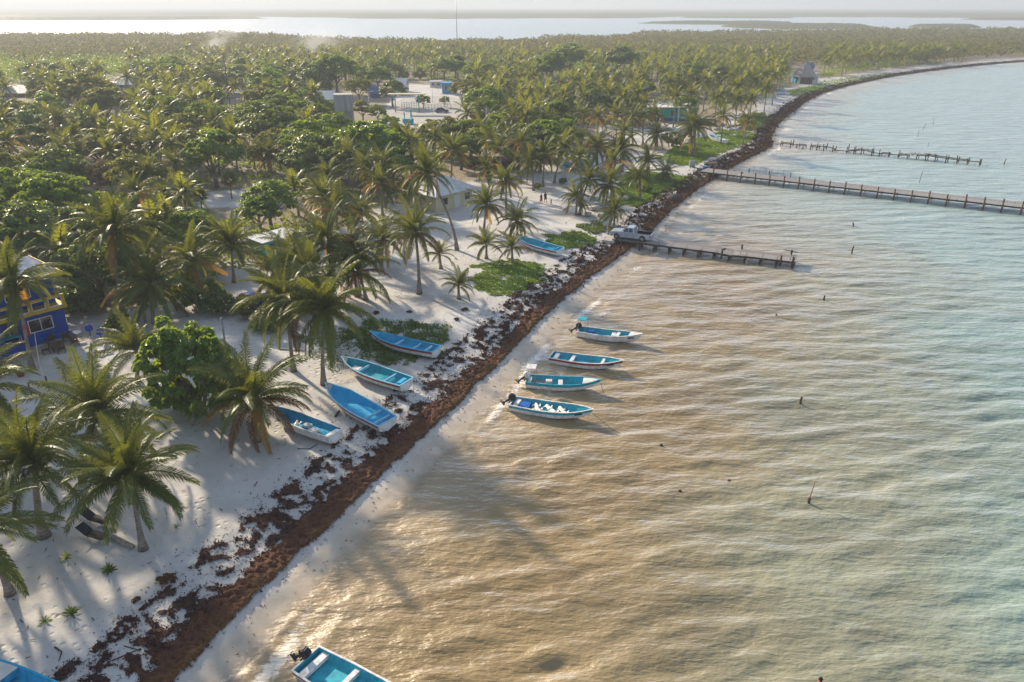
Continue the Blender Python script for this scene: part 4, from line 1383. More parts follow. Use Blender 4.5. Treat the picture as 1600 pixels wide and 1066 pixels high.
# undergrowth between the trunks
ug = []
ry = 62.0
while ry < 480:
    sp = 2.6 + ry / 90
    xs = np.arange(-1.3 * ry, 0.5 * ry + 40, sp)
    ug.append(np.stack([xs + rng.uniform(-.5, .5, len(xs)) * sp, ry + rng.uniform(-.5, .5, len(xs)) * sp, np.full(len(xs), sp)], 1))
    ry += sp
ug = np.vstack(ug)
us = shore_s(ug[:, :2])
ku = (-us > beach_w(ug[:, 1]) + 4 + 10 * (fbm(ug[:, 0] / 9, ug[:, 1] / 9, 36) - .5)) & (fbm(ug[:, 0] / 7, ug[:, 1] / 7, 37) > .42) & (np.abs(np.arctan2(ug[:, 0], ug[:, 1])) < R(53))
ku &= ~((ug[:, 0] < -32) & (ug[:, 1] < 72))
for pl in CLEAR: ku &= ~in_poly(ug[:, 0], ug[:, 1], pl)
for i in np.nonzero(ku)[0]:
    if blocked(ug[i, 0], ug[i, 1], .9, 1.2, .8): ku[i] = False
ug = ug[ku]
hu = rng.uniform(.7, 2.2, len(ug))
V, f = leaf_mounds(np.column_stack([ug[:, :2], np.full(len(ug), .8), hu, ug[:, 2] * .6]), 46, 0.42 + ug[:, 2] * .04, 8)
print('undergrowth quads', len(f))
tag(link('undergrowth', mesh_np('undergrowth', V, [f]), None, MAT['leaf_mid']), 'low green undergrowth between the trunks', 'undergrowth', kind='stuff')

# mangrove scrub out to the lagoon
mp = []
ry = 440.0
while ry < 1250:
    sp = 5.5 + (ry - 440) / 90
    xs = np.arange(-1.3 * ry, 1.0 * ry, sp)
    mp.append(np.stack([xs + rng.uniform(-.45, .45, len(xs)) * sp, ry + rng.uniform(-.45, .45, len(xs)) * sp, np.full(len(xs), sp)], 1))
    ry += sp
mp = np.vstack(mp)
ms = shore_s(mp[:, :2])
mr = np.hypot(mp[:, 0], mp[:, 1])
keep_m = (-ms > 14) & (mr < lagoon_r(mp[:, 0], mp[:, 1]) - 4) & (np.abs(np.arctan2(mp[:, 0], mp[:, 1])) < R(53)) & (mr > 455)
mp = mp[keep_m]
hm = 3.2 + 6.0 * fbm(mp[:, 0] / 45, mp[:, 1] / 45, 33) + rng.uniform(0, 1.6, len(mp)) ** 2
pts = np.column_stack([mp[:, 0], mp[:, 1], np.full(len(mp), .5), hm, mp[:, 2] * .72])
V, f = leaf_mounds(pts, 32, mp[:, 2] * .235, 6)
print('mangrove quads', len(f))
tag(link('mangrove_scrub', mesh_np('mangrove_scrub', V, [f]), None, MAT['leaf_mangrove']), 'olive mangrove scrub reaching to the lagoon', 'mangroves', kind='stuff')


def canopy_sheet(name, label, inside, r0, r1, nr, a0, a1, na, hmax, seed):
    """low far shore covered by bumpy canopy"""
    rs = np.geomspace(r0, r1, nr); az = np.linspace(a0, a1, na)
    x, y, q = polar_grid(rs, az)
    rr, aa = np.hypot(x, y), np.arctan2(x, y)
    w = inside(rr, aa)
    g = np.random.default_rng(seed)
    z = np.where(w > 0, hmax * np.clip(w * 3, 0.15, 1) * (0.45 + 0.4 * fbm(x / 60, y / 60, seed) + 0.35 * g.random(len(x))), -0.8)
    me = mesh_np(name, np.stack([x, y, z], 1), [q])
    return tag(link(name, me, None, MAT['leaf_mangrove']), label, 'mangroves', kind='stuff')


def u_az(u): return math.atan2((u - 800) / FPX, CT + ST * (533 - 40) / FPX)
def v_r(v): return P(800, v).y


def blob(u0, u1, v0, v1, sd, amp=.5):
    ra, rb_ = v_r(v0), v_r(v1)
    aa0, aa1 = u_az(u0), u_az(u1)
    def f(rr, aa):
        e = 1 - ((aa - (aa0 + aa1) / 2) / ((aa1 - aa0) / 2)) ** 2 - ((rr - (ra + rb_) / 2) / ((rb_ - ra) / 2)) ** 2
        return e + amp * (fbm(aa * 60 + sd, rr / 90, sd) - .5)
    return f, ra * .93, rb_ * 1.07, aa0 - .01, aa1 + .01


for nm, (u0, u1, v0, v1), hm_, lab in [
        ('mangrove_islet', (1005, 1250, 38, 34.5), 4.5, 'long low mangrove islet in the lagoon behind the far beach'),
        ('mangrove_islet', (1130, 1370, 44, 37.5), 4.5, 'larger mangrove islet joined to the far grove'),
        ('mangrove_islet', (1415, 1532, 40.5, 37.5), 4.5, 'small mangrove islet alone in the lagoon on the right'),
        ('mangrove_islet', (1500, 1700, 29.0, 27.4), 5, 'thin distant mangrove bar on the right of the lagoon'),
        ('mangrove_islet', (-200, 420, 29.6, 27.2), 6, 'thin dark mangrove bar across the lagoon on the left'),
        ('mangrove_islet', (1060, 1240, 28.0, 26.8), 4, 'thin distant mangrove bar beyond the long islet')]:
    fn_, a, b, c, d = blob(u0, u1, v0, v1, int(u0) % 97, .5)
    canopy_sheet(nm, lab, fn_, a, b, 60, c, d, 160, hm_, int(u1) % 89)
shore_n = lambda rr, aa: (rr - (v_r(25.6) + 420 * (fbm(aa * 14 + 3, aa * 3, 5) - .55) - 500 * np.clip((aa - u_az(420)) * 8, 0, 1) * np.clip((u_az(1100) - aa) * 8, 0, 1))) / 500
canopy_sheet('far_lagoon_shore', 'flat hazy wooded shore on the horizon', shore_n, 2100, 8700, 150, R(-53), R(53), 420, 9, 3)

# ================================================================== GROUND COVER
def cover(poly_px, mat, name, label, cat, leaf, n, seed, tall=0.22, dens=.40):
    g = np.random.default_rng(seed)
    pl = np.array([G(u, v).xy for u, v in poly_px])
    lo, hi = pl.min(0) - 1.2, pl.max(0) + 1.2
    pts = g.uniform(lo, hi, (n * 3, 2))
    wob = np.stack([fbm(pts[:, 0] / 1.6, pts[:, 1] / 1.6, seed) - .5, fbm(pts[:, 0] / 1.6, pts[:, 1] / 1.6, seed + 9) - .5], 1) * 3.4
    ok = in_poly(pts[:, 0] + wob[:, 0], pts[:, 1] + wob[:, 1], pl) & (fbm(pts[:, 0] / .9, pts[:, 1] / .9, seed + 3) > dens * g.uniform(.5, 1.25, len(pts)))
    pts = pts[ok][:n]
    m = len(pts)
    z = ground_z(pts[:, 0], pts[:, 1]) + g.uniform(0.02, 1, m) ** 1.5 * tall * (0.4 + 1.2 * fbm(pts[:, 0] / 1.1, pts[:, 1] / 1.1, seed + 5))
    p = np.column_stack([pts, z])
    nr = g.normal(0, .5, (m, 3)) + np.array([0, 0, 1.0]); nr /= np.linalg.norm(nr, axis=1, keepdims=True)
    a = np.cross(nr, g.normal(0, 1, (m, 3))); a /= np.linalg.norm(a, axis=1, keepdims=True)
    b = np.cross(nr, a)
    s_ = leaf * g.uniform(.6, 1.4, (m, 1))
    V = np.stack([p - a * s_ * .5, p + b * s_ * .36 + nr * s_ * .1, p + a * s_ * .55, p - b * s_ * .36 + nr * s_ * .1], 1).reshape(-1, 3)
    me = mesh_np(name, V, [np.arange(len(V)).reshape(-1, 4)])
    tag(link(name, me, None, MAT[mat]), label, cat, kind='stuff')


COVER = [
    ([(738, 432), (752, 412), (800, 406), (848, 416), (853, 432), (800, 461), (762, 464), (738, 448)], 'herb', 'beach_morning_glory', 'bright green mat of beach creeper on the open sand', 'ground cover', .20, 13000, 1, .12, .36),
    ([(850, 368), (905, 362), (932, 374), (925, 389), (870, 393)], 'herb', 'beach_morning_glory', 'green creeper mat beside the boat bow near the pier', 'ground cover', .24, 5500, 2, .25, .4),
    ([(900, 352), (928, 347), (957, 362), (945, 368), (920, 364)], 'herb_dark', 'beach_morning_glory', 'small dark green creeper patch left of the pickup', 'ground cover', .24, 2200, 3, .25, .42),
    ([(560, 506), (640, 500), (705, 513), (700, 533), (690, 556), (620, 572), (570, 562), (545, 530)], 'herb_dark', 'creeper_vines', 'dark green creeping vines around the blue beached boat', 'ground cover', .19, 10000, 4, .25, .42),
    ([(470, 520), (560, 512), (580, 560), (520, 578), (475, 560)], 'herb_dark', 'creeper_vines', 'thin creeping vines under the two beach palms', 'ground cover', .18, 2600, 5, .2, .52),
    ([(952, 316), (985, 262), (1035, 271), (1088, 279), (1042, 300), (990, 326)], 'herb', 'beach_grass', 'green ground cover beside the weed line before the long pier', 'ground cover', .30, 17000, 6, .14, .36),
    ([(1040, 238), (1085, 216), (1182, 211), (1168, 224), (1110, 246), (1078, 263), (1050, 256), (1028, 246)], 'herb', 'beach_grass', 'bright grass field between the two far piers', 'ground cover', .40, 19000, 7, .16, .34),
    ([(1160, 180), (1196, 177), (1201, 194), (1176, 206), (1148, 199)], 'herb_dark', 'beach_grass', 'green scrub strip under the palms before the thatched hut', 'ground cover', .45, 4500, 8, .5, .36),
    ([(1275, 130), (1345, 119), (1398, 114), (1388, 121), (1330, 131), (1280, 139)], 'herb', 'beach_grass', 'green strip on the far beach beyond the thatched hut', 'ground cover', .6, 3500, 9, .5, .38),
    ([(1228, 143), (1280, 133), (1282, 142), (1240, 152)], 'herb', 'beach_grass', 'green strip in front of the thatched hut', 'ground cover', .5, 3000, 10, .5, .38),
    ([(1125, 203), (1168, 205), (1178, 211), (1120, 211)], 'herb', 'beach_grass', 'small green strip above the broken pier', 'ground cover', .4, 1500, 11, .3, .42),
]
for a in COVER: cover(*a)

# ================================================================== BOATS
def boat(stern, bow, z, label, group, inside, hull='hull_white', stripe=None, gun='white', benches=(), bench_mat='white', deck=None,
         motor=None, tower=None, console=False, roll=0.0, pitch=0.0, L=None, B=1.0, boards=False, cloth=None, box=None, extras=()):
    A, E = P(stern[0], stern[1], z + .55), P(bow[0], bow[1], z + .85)
    d = (E - A); d.z = 0
    Lr = d.length
    L = L or min(8.2, max(6.2, Lr))
    az_ = math.atan2(d.y, d.x)
    root = empty('fishing_boat', (A.x, A.y, z), az_, label, 'boat', group)
    root.rotation_euler = (roll, pitch, az_)
    B = B * L / 7.2
    us = np.array([0, .08, .18, .3, .42, .54, .64, .73, .81, .88, .94, .975, 1.0])

    def sec(u):
        b = B * (1 - max(0, (u - .42) / .58) ** 3.0) * (.88 + .12 * min(1, u / .3))
        b = max(b, .10 * B)
        zs = .84 + .46 * max(0, (u - .3) / .7) ** 2
        bc = b * (.80 - .42 * max(0, (u - .5) / .5) ** 1.5)
        zc = .24 + .40 * max(0, (u - .5) / .5) ** 2
        zk = .0 + .62 * max(0, (u - .7) / .3) ** 2
        return b, zs, bc, zc, zk

    xg, xc, xk = (lambda u: u * L), (lambda u: u * (L - .35)), (lambda u: u * (L - .75))

    def strip(cols, name, mat, par, smooth=False, end=None):
        n = len(cols[0]); vs, fs = [], []
        for row in cols: vs += row
        for i in range(len(cols) - 1):
            for j in range(n - 1):
                fs.append((i * n + j, (i + 1) * n + j, (i + 1) * n + j + 1, i * n + j + 1))
        if end: fs.append(tuple(range(n)))
        mb = MB().add(vs, fs)
        return mb.build(name, mat, par, smooth=smooth)

    cols = []
    for u in us:
        b, zs, bc, zc, zk = sec(u)
        cols.append([(xg(u), b, zs), (xc(u) * .6 + xg(u) * .4, b * .45 + bc * .55, zs * .42 + zc * .58), (xc(u), bc, zc), (xk(u), 0, zk), (xc(u), -bc, zc),
                     (xc(u) * .6 + xg(u) * .4, -b * .45 - bc * .55, zs * .42 + zc * .58), (xg(u), -b, zs)])
    strip(cols, 'hull', MAT[hull], root, end=True)
    # liner
    cols = []
    for u in np.linspace(.012, .93, 13):
        b, zs, bc, zc, zk = sec(u)
        bc2 = sec(min(1, u * L / (L - .35)))[2]; zk2 = sec(min(1, u * L / (L - .75)))[4]
        bi = max(.02, b - .06); zf = max(zk2 + .12, .40)
        zf = min(zf, zs - .12)
        bf = max(.015, min(bi * .84, bc2 * (.92 - .5 * max(0, (u - .55) / .45))))
        cols.append([(xg(u), bi, zs - .01), (xg(u), bf, zf), (xg(u), 0, zf - .01), (xg(u), -bf, zf), (xg(u), -bi, zs - .01)])
    strip(cols, 'liner', MAT[inside], root, end=True)
    # gunwale cap
    for sg in (1, -1):
        cols = []
        for u in us:
            b, zs, *_ = sec(u)
            bi = max(.0, b - .085)
            cols.append([(xg(u) + .02 * (u > .99), sg * (b + .018), zs - .035), (xg(u) + .02 * (u > .99), sg * (b + .018), zs + .022), (xg(u), sg * bi, zs + .022), (xg(u), sg * bi, zs - .03)])
        strip(cols, 'gunwale', MAT[gun], root)
        if stripe:
            cols = []
            for u in us:
                b, zs, bc, zc, zk = sec(u)
                r = []
                for fr in (.03, .40):
                    if fr < .5:
                        k_ = fr / .58
                        bb = b + (b * .45 + bc * .55 - b) * k_ * .92; zz = zs + (zs * .42 + zc * .58 - zs) * k_
                        xx = xg(u) + (xc(u) * .6 + xg(u) * .4 - xg(u)) * k_
                    r.append((xx + .012 * (u > .99), sg * (bb + .022), zz))
                cols.append(r)
            strip(cols, 'rub_stripe', MAT[stripe], root)
    b0, zs0, *_ = sec(0)
    MB().box((.03, 0, zs0 - .02), (.09, 2 * b0, .07)).build('transom_cap', MAT[gun], root)
    for u, w in benches:
        b, zs, bc, zc, zk = sec(u)
        MB().box((xg(u), 0, zs - .24), (w, 2 * (b - .075), .22)).build('bench', MAT[bench_mat], root, bevel=.015)
    if deck:
        u0, mat_ = deck
        rows = []
        for u in np.linspace(u0, .985, 6):
            b, zs, *_ = sec(u)
            rows.append([(xg(u), max(.02, b - .07), zs - .015), (xg(u), 0, zs + .03), (xg(u), -max(.02, b - .07), zs - .015)])
        strip(rows, 'foredeck', MAT[mat_], root)
        b, zs, *_ = sec(u0)
        MB().box((xg(u0) - .0, 0, zs - .2), (.03, 2 * (b - .1), .36)).build('bulkhead', MAT[inside], root)
    if boards:
        for k in range(5):
            MB().box((L * .16, (k - 2) * .26, .45), (L * .24, .17, .05)).build('floor_board', MAT['wood_grey'], root)
    if motor:
        m = empty('outboard_motor', (-.16, 0, zs0 + .12))
        m.parent = root
        m.rotation_euler = (0, R(48), R(8))
        MB().prism([(-.30, .05), (-.34, .34), (-.24, .50), (.12, .54), (.22, .42), (.24, .05)], -.19, .19).build('cowl', MAT[motor], m, bevel=.05, seg=2)
        MB().box((-.03, 0, -.12), (.20, .13, .40)).box((-.06, 0, -.5), (.15, .08, .5)).box((-.1, 0, -.62), (.34, .2, .03)).build('motor_leg', MAT['dark_metal'], m, bevel=.015)
        pr = MB().tube([(-.32, 0, -.78), (.14, 0, -.78)], [.05, .07], 7)
        for k in range(3):
            a = k * 2.094
            pr.box((-.33, .11 * math.cos(a), -.78 + .11 * math.sin(a)), (.03, .14, .09), M=Matrix.Rotation(a, 3, 'X'))
        pr.build('propeller', MAT['dark_metal'], m)
        MB().box((.16, 0, -.1), (.08, .3, .34)).build('bracket', MAT['dark_metal'], m)
    if tower:
        tw = empty('poling_platform', (L * .055, 0, zs0)); tw.parent = root
        for sx in (-.25, .38):
            for sy in (-.42, .42):
                MB().tube([(sx * 1.25, sy * 1.35, -.1), (sx, sy, 1.12)], .024, 6).build('pole', MAT['grey_metal'], tw)
        MB().box((.06, 0, 1.15), (.82, 1.0, .06)).build('platform_top', MAT[tower], tw, bevel=.02)
    if console:
        cs_ = MB().prism([(-.22, 0), (-.22, .62), (.05, .86), (.24, .70), (.24, 0)], -.3, .3).build('console', MAT['white'], root, bevel=.02, loc=(L * .42, 0, .28))
        MB().prism([(.055, .885), (.235, .735), (.26, .80), (.10, .98)], -.26, .26).build('windscreen', MAT['glass'], cs_)
        MB().tube([(-.26 + .0, .15 * math.cos(a), .62 + .15 * math.sin(a)) for a in np.linspace(0, 6.28, 12)], .018, 5).build('wheel', MAT['black'], cs_)
    if cloth:
        for u, sy, sx in cloth:
            b, *_ = sec(u)
            n = 7
            vs, fs = [], []
            g = random.Random(int(u * 100) + int(sy * 10))
            for i in range(n):
                for j in range(n):
                    rr = 1 - .25 * g.random()
                    vs.append((xg(u) + (i / (n - 1) - .5) * sx * rr, sy * B + (j / (n - 1) - .5) * .62 * rr, .62 + .11 * math.sin(i * 1.3 + j) + .08 * g.random()))
            for i in range(n - 1):
                for j in range(n - 1):
                    fs.append((i * n + j, (i + 1) * n + j, (i + 1) * n + j + 1, i * n + j + 1))
            MB().add(vs, fs).build('folded_sheet', MAT['white'], root, smooth=True)
    if box:
        for (u, sy, s3, mt) in box:
            MB().box((xg(u), sy * B, .42 + s3[2] / 2), s3, .1).build('storage_box', MAT[mt], root, bevel=.02)
    # registration panel near the bow: small painted block on both cheeks
    for sg in (1, -1):
        if 'reg' in extras:
            b, zs, bc, zc, zk = sec(.80); b2, zs2, *_ = sec(.88)
            MB().bar((xg(.80), sg * (b + .02), zs - .22), (xg(.885), sg * (b2 + .02), zs2 - .22), .016, .11).build('registration_panel', MAT['black'], root)
    return root


GW, GB = 'skiffs floating off the beach', 'skiffs drawn up on the sand'
WL = -0.14
boat((904, 518), (1003.6, 528), WL, 'white floating skiff with teal poling platform, black outboard and white foredeck', GW, 'boat_teal', stripe=None, gun='white',
     benches=[(.62, .34)], deck=(.80, 'white'), motor='black', tower='boat_teal', console=False, box=[(.56, 0, (.4, .8, .4), 'white'), (.2, .3, (.5, .5, .3), 'boat_deep')], extras=('reg',))
boat((861, 558), (974.3, 570), WL, 'white skiff with red rub stripe and three white benches, no motor, floating', GW, 'boat_teal', stripe='red_stripe', gun='white',
     benches=[(.07, .42), (.30, .34), (.72, .26)], extras=('reg',))
boat((823, 596), (939, 600), WL, 'teal striped floating skiff with white outboard, pale platform and white foredeck', GW, 'boat_teal', stripe='teal_stripe', gun='teal_stripe',
     benches=[(.04, .3)], deck=(.76, 'wall_white'), motor='white', tower='white', boards=True, box=[(.30, .25, (.55, .5, .3), 'wall_white'), (.46, 0, (.4, 1.1, .28), 'wall_white')])
boat((800, 631), (927, 647), WL, 'teal skiff with crumpled white sheets inside, black outboard and mooring rope', GW, 'boat_teal', stripe='teal_stripe', gun='white',
     benches=[(.06, .42)], bench_mat='white', motor='black', cloth=[(.34, -.35, .8), (.44, .3, .7), (.53, -.3, .9), (.60, .35, .7), (.66, -.2, .7), (.30, .25, .6)], box=[(.16, .1, (.9, 1.1, .25), 'boat_deep')], extras=('reg',))
boat((478, 1035), (640, 1122), WL, 'teal skiff with broad white benches and dark outboard cut by the bottom edge', GW, 'boat_teal', stripe='red_stripe', gun='white',
     benches=[(.07, .42), (.34, .30), (.66, .28)], motor='black', boards=False, L=7.6)

zb = lambda u, v: G(u, v).z + .02
boat((524, 682), (432, 645), zb(480, 672), 'blue beached skiff half hidden under the palm fronds, white things inside', GB, 'boat_blue', stripe=None, gun='white',
     benches=[(.06, .32)], box=[(.30, .2, (.7, .5, .2), 'white'), (.45, -.2, (.6, .5, .18), 'white'), (.8, 0, (.5, .8, .3), 'boat_deep')], cloth=[(.55, .2, .6)], L=6.6, roll=R(3))
boat((606, 663), (504, 606), zb(560, 645), 'long light blue skiff with brown red stripe, empty, its stern on the weed', GB, 'boat_blue_light', stripe='red_stripe', gun='gun_pale',
     benches=[(.10, .14), (.24, .10)], bench_mat='gun_pale', L=7.6, roll=R(-3), pitch=R(-2))
boat((636, 601), (528, 562), zb(585, 590), 'teal lined beached skiff with red stripe and a white box inside', GB, 'boat_teal', stripe='red_stripe', gun='gun_pale',
     benches=[(.26, .14), (.66, .12)], bench_mat='gun_pale', box=[(.76, .1, (.8, .7, .3), 'white'), (.07, 0, (.4, 1.0, .4), 'boat_blue_light')], L=7.3, roll=R(-2))
boat((682, 550), (586, 526), zb(640, 545), 'deep blue beached skiff with dark red stripe lying among the green vines', GB, 'boat_blue', stripe='red_stripe', gun='boat_blue_light',
     benches=[(.13, .22), (.30, .12), (.56, .12)], bench_mat='gun_pale', L=7.2, roll=R(2), deck=(.86, 'boat_blue'))
boat((876, 393), (805, 372), zb(840, 388), 'blue beached skiff with red stripe near the creeper mats and the pier', GB, 'boat_teal', stripe='red_stripe', gun='gun_pale',
     benches=[(.12, .2), (.45, .14)], bench_mat='boat_blue_light', L=7.3, roll=R(-4))
boat((110, 1120), (-35, 1052), zb(20, 1060), 'beached skiff cut by the lower left corner, blue rim and pale foredeck', GB, 'boat_blue', stripe=None, gun='boat_blue',
     benches=[(.2, .3)], deck=(.58, 'wall_white'), L=7.4)
boat((1134, 221), (1113, 214), zb(1124, 219), 'small blue and white skiff on the grass under the broad palm', GB, 'boat_teal', stripe=None, gun='white', benches=[(.2, .3)], L=6.6)
boat((1213, 146), (1238, 141), zb(1228, 146), 'white skiff with blue inside under the palms before the thatched hut', GB, 'boat_blue', stripe=None, gun='white', benches=[(.3, .3)], L=7.5)
boat((1222, 138), (1212, 146), zb(1216, 142), 'teal skiff beside the white skiff before the thatched hut', GB, 'boat_teal', stripe=None, gun='boat_teal', benches=[(.3, .3)], L=6.8)
boat((928, 263), (899, 258), zb(912, 262), 'blue skiff parked between the big palms at the clearing', GB, 'boat_blue_light', hull='boat_teal', stripe=None, gun='boat_blue_light', benches=[(.3, .3)], L=7.2)

# mooring ropes
def rope(pts, label):
    tag(MB().tube(pts, .022, 5).build('mooring_rope', MAT['rope']), label, 'rope', 'mooring ropes')


a, b_ = P(926, 646, .75), P(976, 682, -.1)
rope([a, a.lerp(b_, .5) - Vector((0, 0, .15)), b_], 'long mooring rope from the bow of the sheet filled skiff into the water')
a, b_ = P(939, 600, .75), P(944, 617, -.1)
rope([a, a.lerp(b_, .5), b_], 'short mooring rope at the bow of the teal striped skiff')

# ================================================================== PIERS
def pier(name, p0, p1, width, zd, label, gap, plank_w, bent_gap, post_up=0.0, npost=2, sag=None, x_start=0.0, dark='wood_dark', up_every=1, far_posts=False):
    p0, p1 = Vector(p0), Vector(p1)
    d = p1 - p0; L = d.length
    az_ = math.atan2(d.y, d.x)
    root = empty(name, (p0.x, p0.y, 0), az_, label, 'pier')
    zf = sag or (lambda x: 0.0)
    pm = []
    for k in range(3):
        me = MB().box((0, 0, 0), (plank_w, width * (1 + .012 * (k - 1)), .05)).mesh('plank', bevel=.006)
        me.materials.append(MAT['wood_grey']); pm.append(me)
    g = random.Random(len(name) + int(L))
    x = .15
    i = 0
    while x < L:
        if not (g.random() < .015):
            o = child_copy('plank', pm[g.randint(0, 2)], root, (x, g.uniform(-.06, .06), zd + zf(x) + g.uniform(-.008, .012)), (g.gauss(0, .004), g.gauss(0, .008) - math.atan((zf(x + .3) - zf(x - .3)) / .6), g.gauss(0, .008)))
        x += gap; i += 1
    xs = np.arange(0, L + .1, bent_gap)
    for sy in (-1, 1):
        for xa, xb in zip(xs[:-1], xs[1:]):
            MB().bar((xa, sy * (width / 2 - .18), zd + zf(xa) - .16), (xb, sy * (width / 2 - .18), zd + zf(xb) - .16), .16, .22).build('beam', MAT['wood_dark'], root)
    for j, xa in enumerate(xs):
        if xa < x_start: continue
        MB().box((xa, 0, zd + zf(xa) - .36), (.18, width + .1, .18)).build('cross_beam', MAT['wood_dark'], root)
        for q in range(npost):
            yy = (q / (npost - 1) - .5) * (width - .1)
            jit = g.uniform(-.12, .12)
            side = -1 if q == 0 else (1 if q == npost - 1 else 0)
            up = post_up if (side and (far_posts or side == -1) and j % up_every == 0) else -.25
            up = up * g.uniform(.75, 1.2) if up > 0 else up
            yo = yy + side * (.16 if up > 0 else 0)
            MB().tube([(xa + jit, yo + side * .08, -1.3), (xa + jit * .4, yo, zd + zf(xa) + up)], [.14, .115], 7).build('post', MAT[dark], root)
    return root, az_, L


a = P(1019, 377.5, 1.0); b_ = P(1245, 403.5, 1.0)
dv = (b_ - a).normalized()
a = a - dv * 5.2
sag1 = lambda x: (.10 if x < 4 else .10 - .012 * (x - 4) if x < 18 else -.07) - .16 * math.exp(-((x - 16.2) / 1.6) ** 2) * (1 if x < 16.2 else .3)
pr1, az1, L1 = pier('near_pier', a, b_, 3.0, 1.0, 'short timber pier with a pickup parked at its shore end', .255, .19, 1.95, post_up=.0, npost=3, sag=sag1, x_start=3.5)
pr1.name = 'pier'
# bollard posts standing above the deck
for xx, yy in ((L1 * .705, 1.5), (L1 * .925, -1.55), (L1 * .965, 1.5), (L1 * .62, -1.6), (L1 * .985, -1.5)):
    MB().tube([(xx, yy, .2), (xx + .05, yy, 1.55)], [.13, .12], 7).build('post', MAT['wood_dark'], pr1)
MB().bar((L1 * .93, 1.5, 1.45), (L1 * 1.0, 1.55, 1.32), .07, .12).build('rail', MAT['wood_grey'], pr1)
# ramp of packed sand and slabs at the shore end
MB().box((-.4, 0, .62), (1.6, 3.5, .62)).build('abutment', MAT['pale_concrete'], pr1, bevel=.05)

a = P(1100, 265.5, 1.15); b_ = P(1640, 325, 1.15)
pr2, az2, L2 = pier('long_pier', a, b_, 3.9, 1.15, 'long timber pier with a row of posts running out of the photo', .37, .32, 2.62, post_up=.95, npost=2, x_start=2.0, dark='wood_brown')
pr2.name = 'pier'
for k in range(6):
    MB().tube([(9 + k * 1.1, 1.95, 1.1), (9 + k * 1.1, 2.0, 2.4)], .035, 5).build('rail_stick', MAT['wood_grey'], pr2)
for zz in (1.7, 2.2):
    MB().bar((8.8, 1.98, zz), (15, 1.98, zz), .03, .03).build('rail_wire', MAT['wood_grey'], pr2)
for xx in (4.2, 8.1, 11.9, 15.8):
    MB().tube([(xx, 1.95, .2), (xx, 2.0, 1.9)], [.1, .09], 6).build('post', MAT['wood_brown'], pr2)

# broken pier: bents with sagging stringers
a = P(1222, 224, .7); b_ = P(1532, 253, .7)
d = b_ - a; L3 = d.length
root = empty('pier', (a.x, a.y, 0), math.atan2(d.y, d.x), 'broken pier skeleton of leaning posts and sagging beams', 'pier')
g = random.Random(3)
fr = [0, .055, .09, .13, .165, .2, .24, .29, .36, .40, .44, .49, .53, .575, .62, .665, .71, .755, .80, .85, .90, .945, 1.0]
low = [0, 0, 0, 0, 0, -.1, 0, -.35, -.35, -.1, .25, -.1, -.2, -.1, -.15, 0, .15, .3, .2, .1, 0, 0, 0]
for i, f_ in enumerate(fr):
    x = f_ * L3
    for sy in (-.9, .9):
        up = g.uniform(1.0, 1.75) if g.random() < .75 else .55
        MB().tube([(x + g.uniform(-.15, .15), sy, -1.2), (x + g.uniform(-.25, .25), sy + g.uniform(-.15, .15), up)], [.13, .1], 6).build('post', MAT['wood_dark'], root)
    MB().bar((x, -1.05, .62 + low[i]), (x, 1.05, .62 + low[i] + g.uniform(-.1, .1)), .14, .16).build('cross_beam', MAT['wood_brown'], root)
    if i:
        for sy in (-.8, .8):
            if g.random() < .86:
                MB().bar((fr[i - 1] * L3, sy, .78 + low[i - 1]), (x, sy, .78 + low[i]), .13, .17).build('beam', MAT['wood_brown'], root)
for k in range(46):
    f_ = g.choice([.38, .41, .43, .45, .47, .63, .66, .68, .70, .72, .74, .76, .78]) + g.uniform(-.012, .012)
    zz = float(np.interp(f_, fr, low)) + .92
    MB().box((f_ * L3, g.uniform(-.25, .25), zz + g.uniform(-.05, .12)), (.26, g.uniform(1.4, 2.3), .05), M=Matrix.Rotation(g.gauss(0, .35), 3, 'Z') @ Matrix.Rotation(g.gauss(0, .15), 3, 'X')).build('plank', MAT['wood_grey'], root)

# ================================================================== STAKES IN THE WATER
STAKES = [(1442, 203, 9, .3, 'leaning stake with a perched bird shape, left of two thin sticks far out'), (1458, 195, 9, .0, 'thin stick standing farthest out near the broken pier'),
          (1434, 214, 9, .0, 'thin stick nearer the broken pier than the other two'), (1450, 229, 6, .0, 'short thin stick above the broken pier deck'),
          (1568, 258, 9, .2, 'stake alone off the end of the broken pier'), (1436, 286, 17, .12, 'tall leaning stake between the two far piers'),
          (1334, 354, 6, -.4, 'small bent stake below the long pier'), (1330, 397, 12, .15, 'dark stake right of the short pier end'),
          (1287, 470, 8, .05, 'stake seaward of the floating boats'), (1250, 631, 11, .1, 'thick stump like stake in the open murky water'),
          (1213, 494, 3, 0, 'tiny stub left of the lone stake past the short pier')]
for i, (u, v, hp, lean, lab) in enumerate(STAKES):
    B = P(u, v, 0)
    f = proj(B.x, B.y, 0)[2]
    h = hp * f / FPX / .93
    th = .045 if 'thin' in lab or 'tall' in lab else .10
    tag(MB().tube([(0, 0, -1.2), (lean * h * .4, .02, h * .5), (lean * h, 0, h)], [th * 1.2, th, th * .8], 6).build('stake', MAT['wood_dark'], None, loc=(B.x, B.y, 0)), lab, 'stake', 'stakes in the water')
B = P(1263, 785, 0)
rt = empty('stake', B, 0, 'thin reddish rod tied to a short thick stump in the near water', 'stake', 'stakes in the water')
MB().tube([(0, 0, -1.2), (.03, 0, .35)], [.11, .09], 6).build('stump', MAT['wood_dark'], rt)
MB().tube([(.02, 0, .1), (.22, .05, 1.55)], [.035, .02], 5).build('rod', MAT['wall_red'], rt)
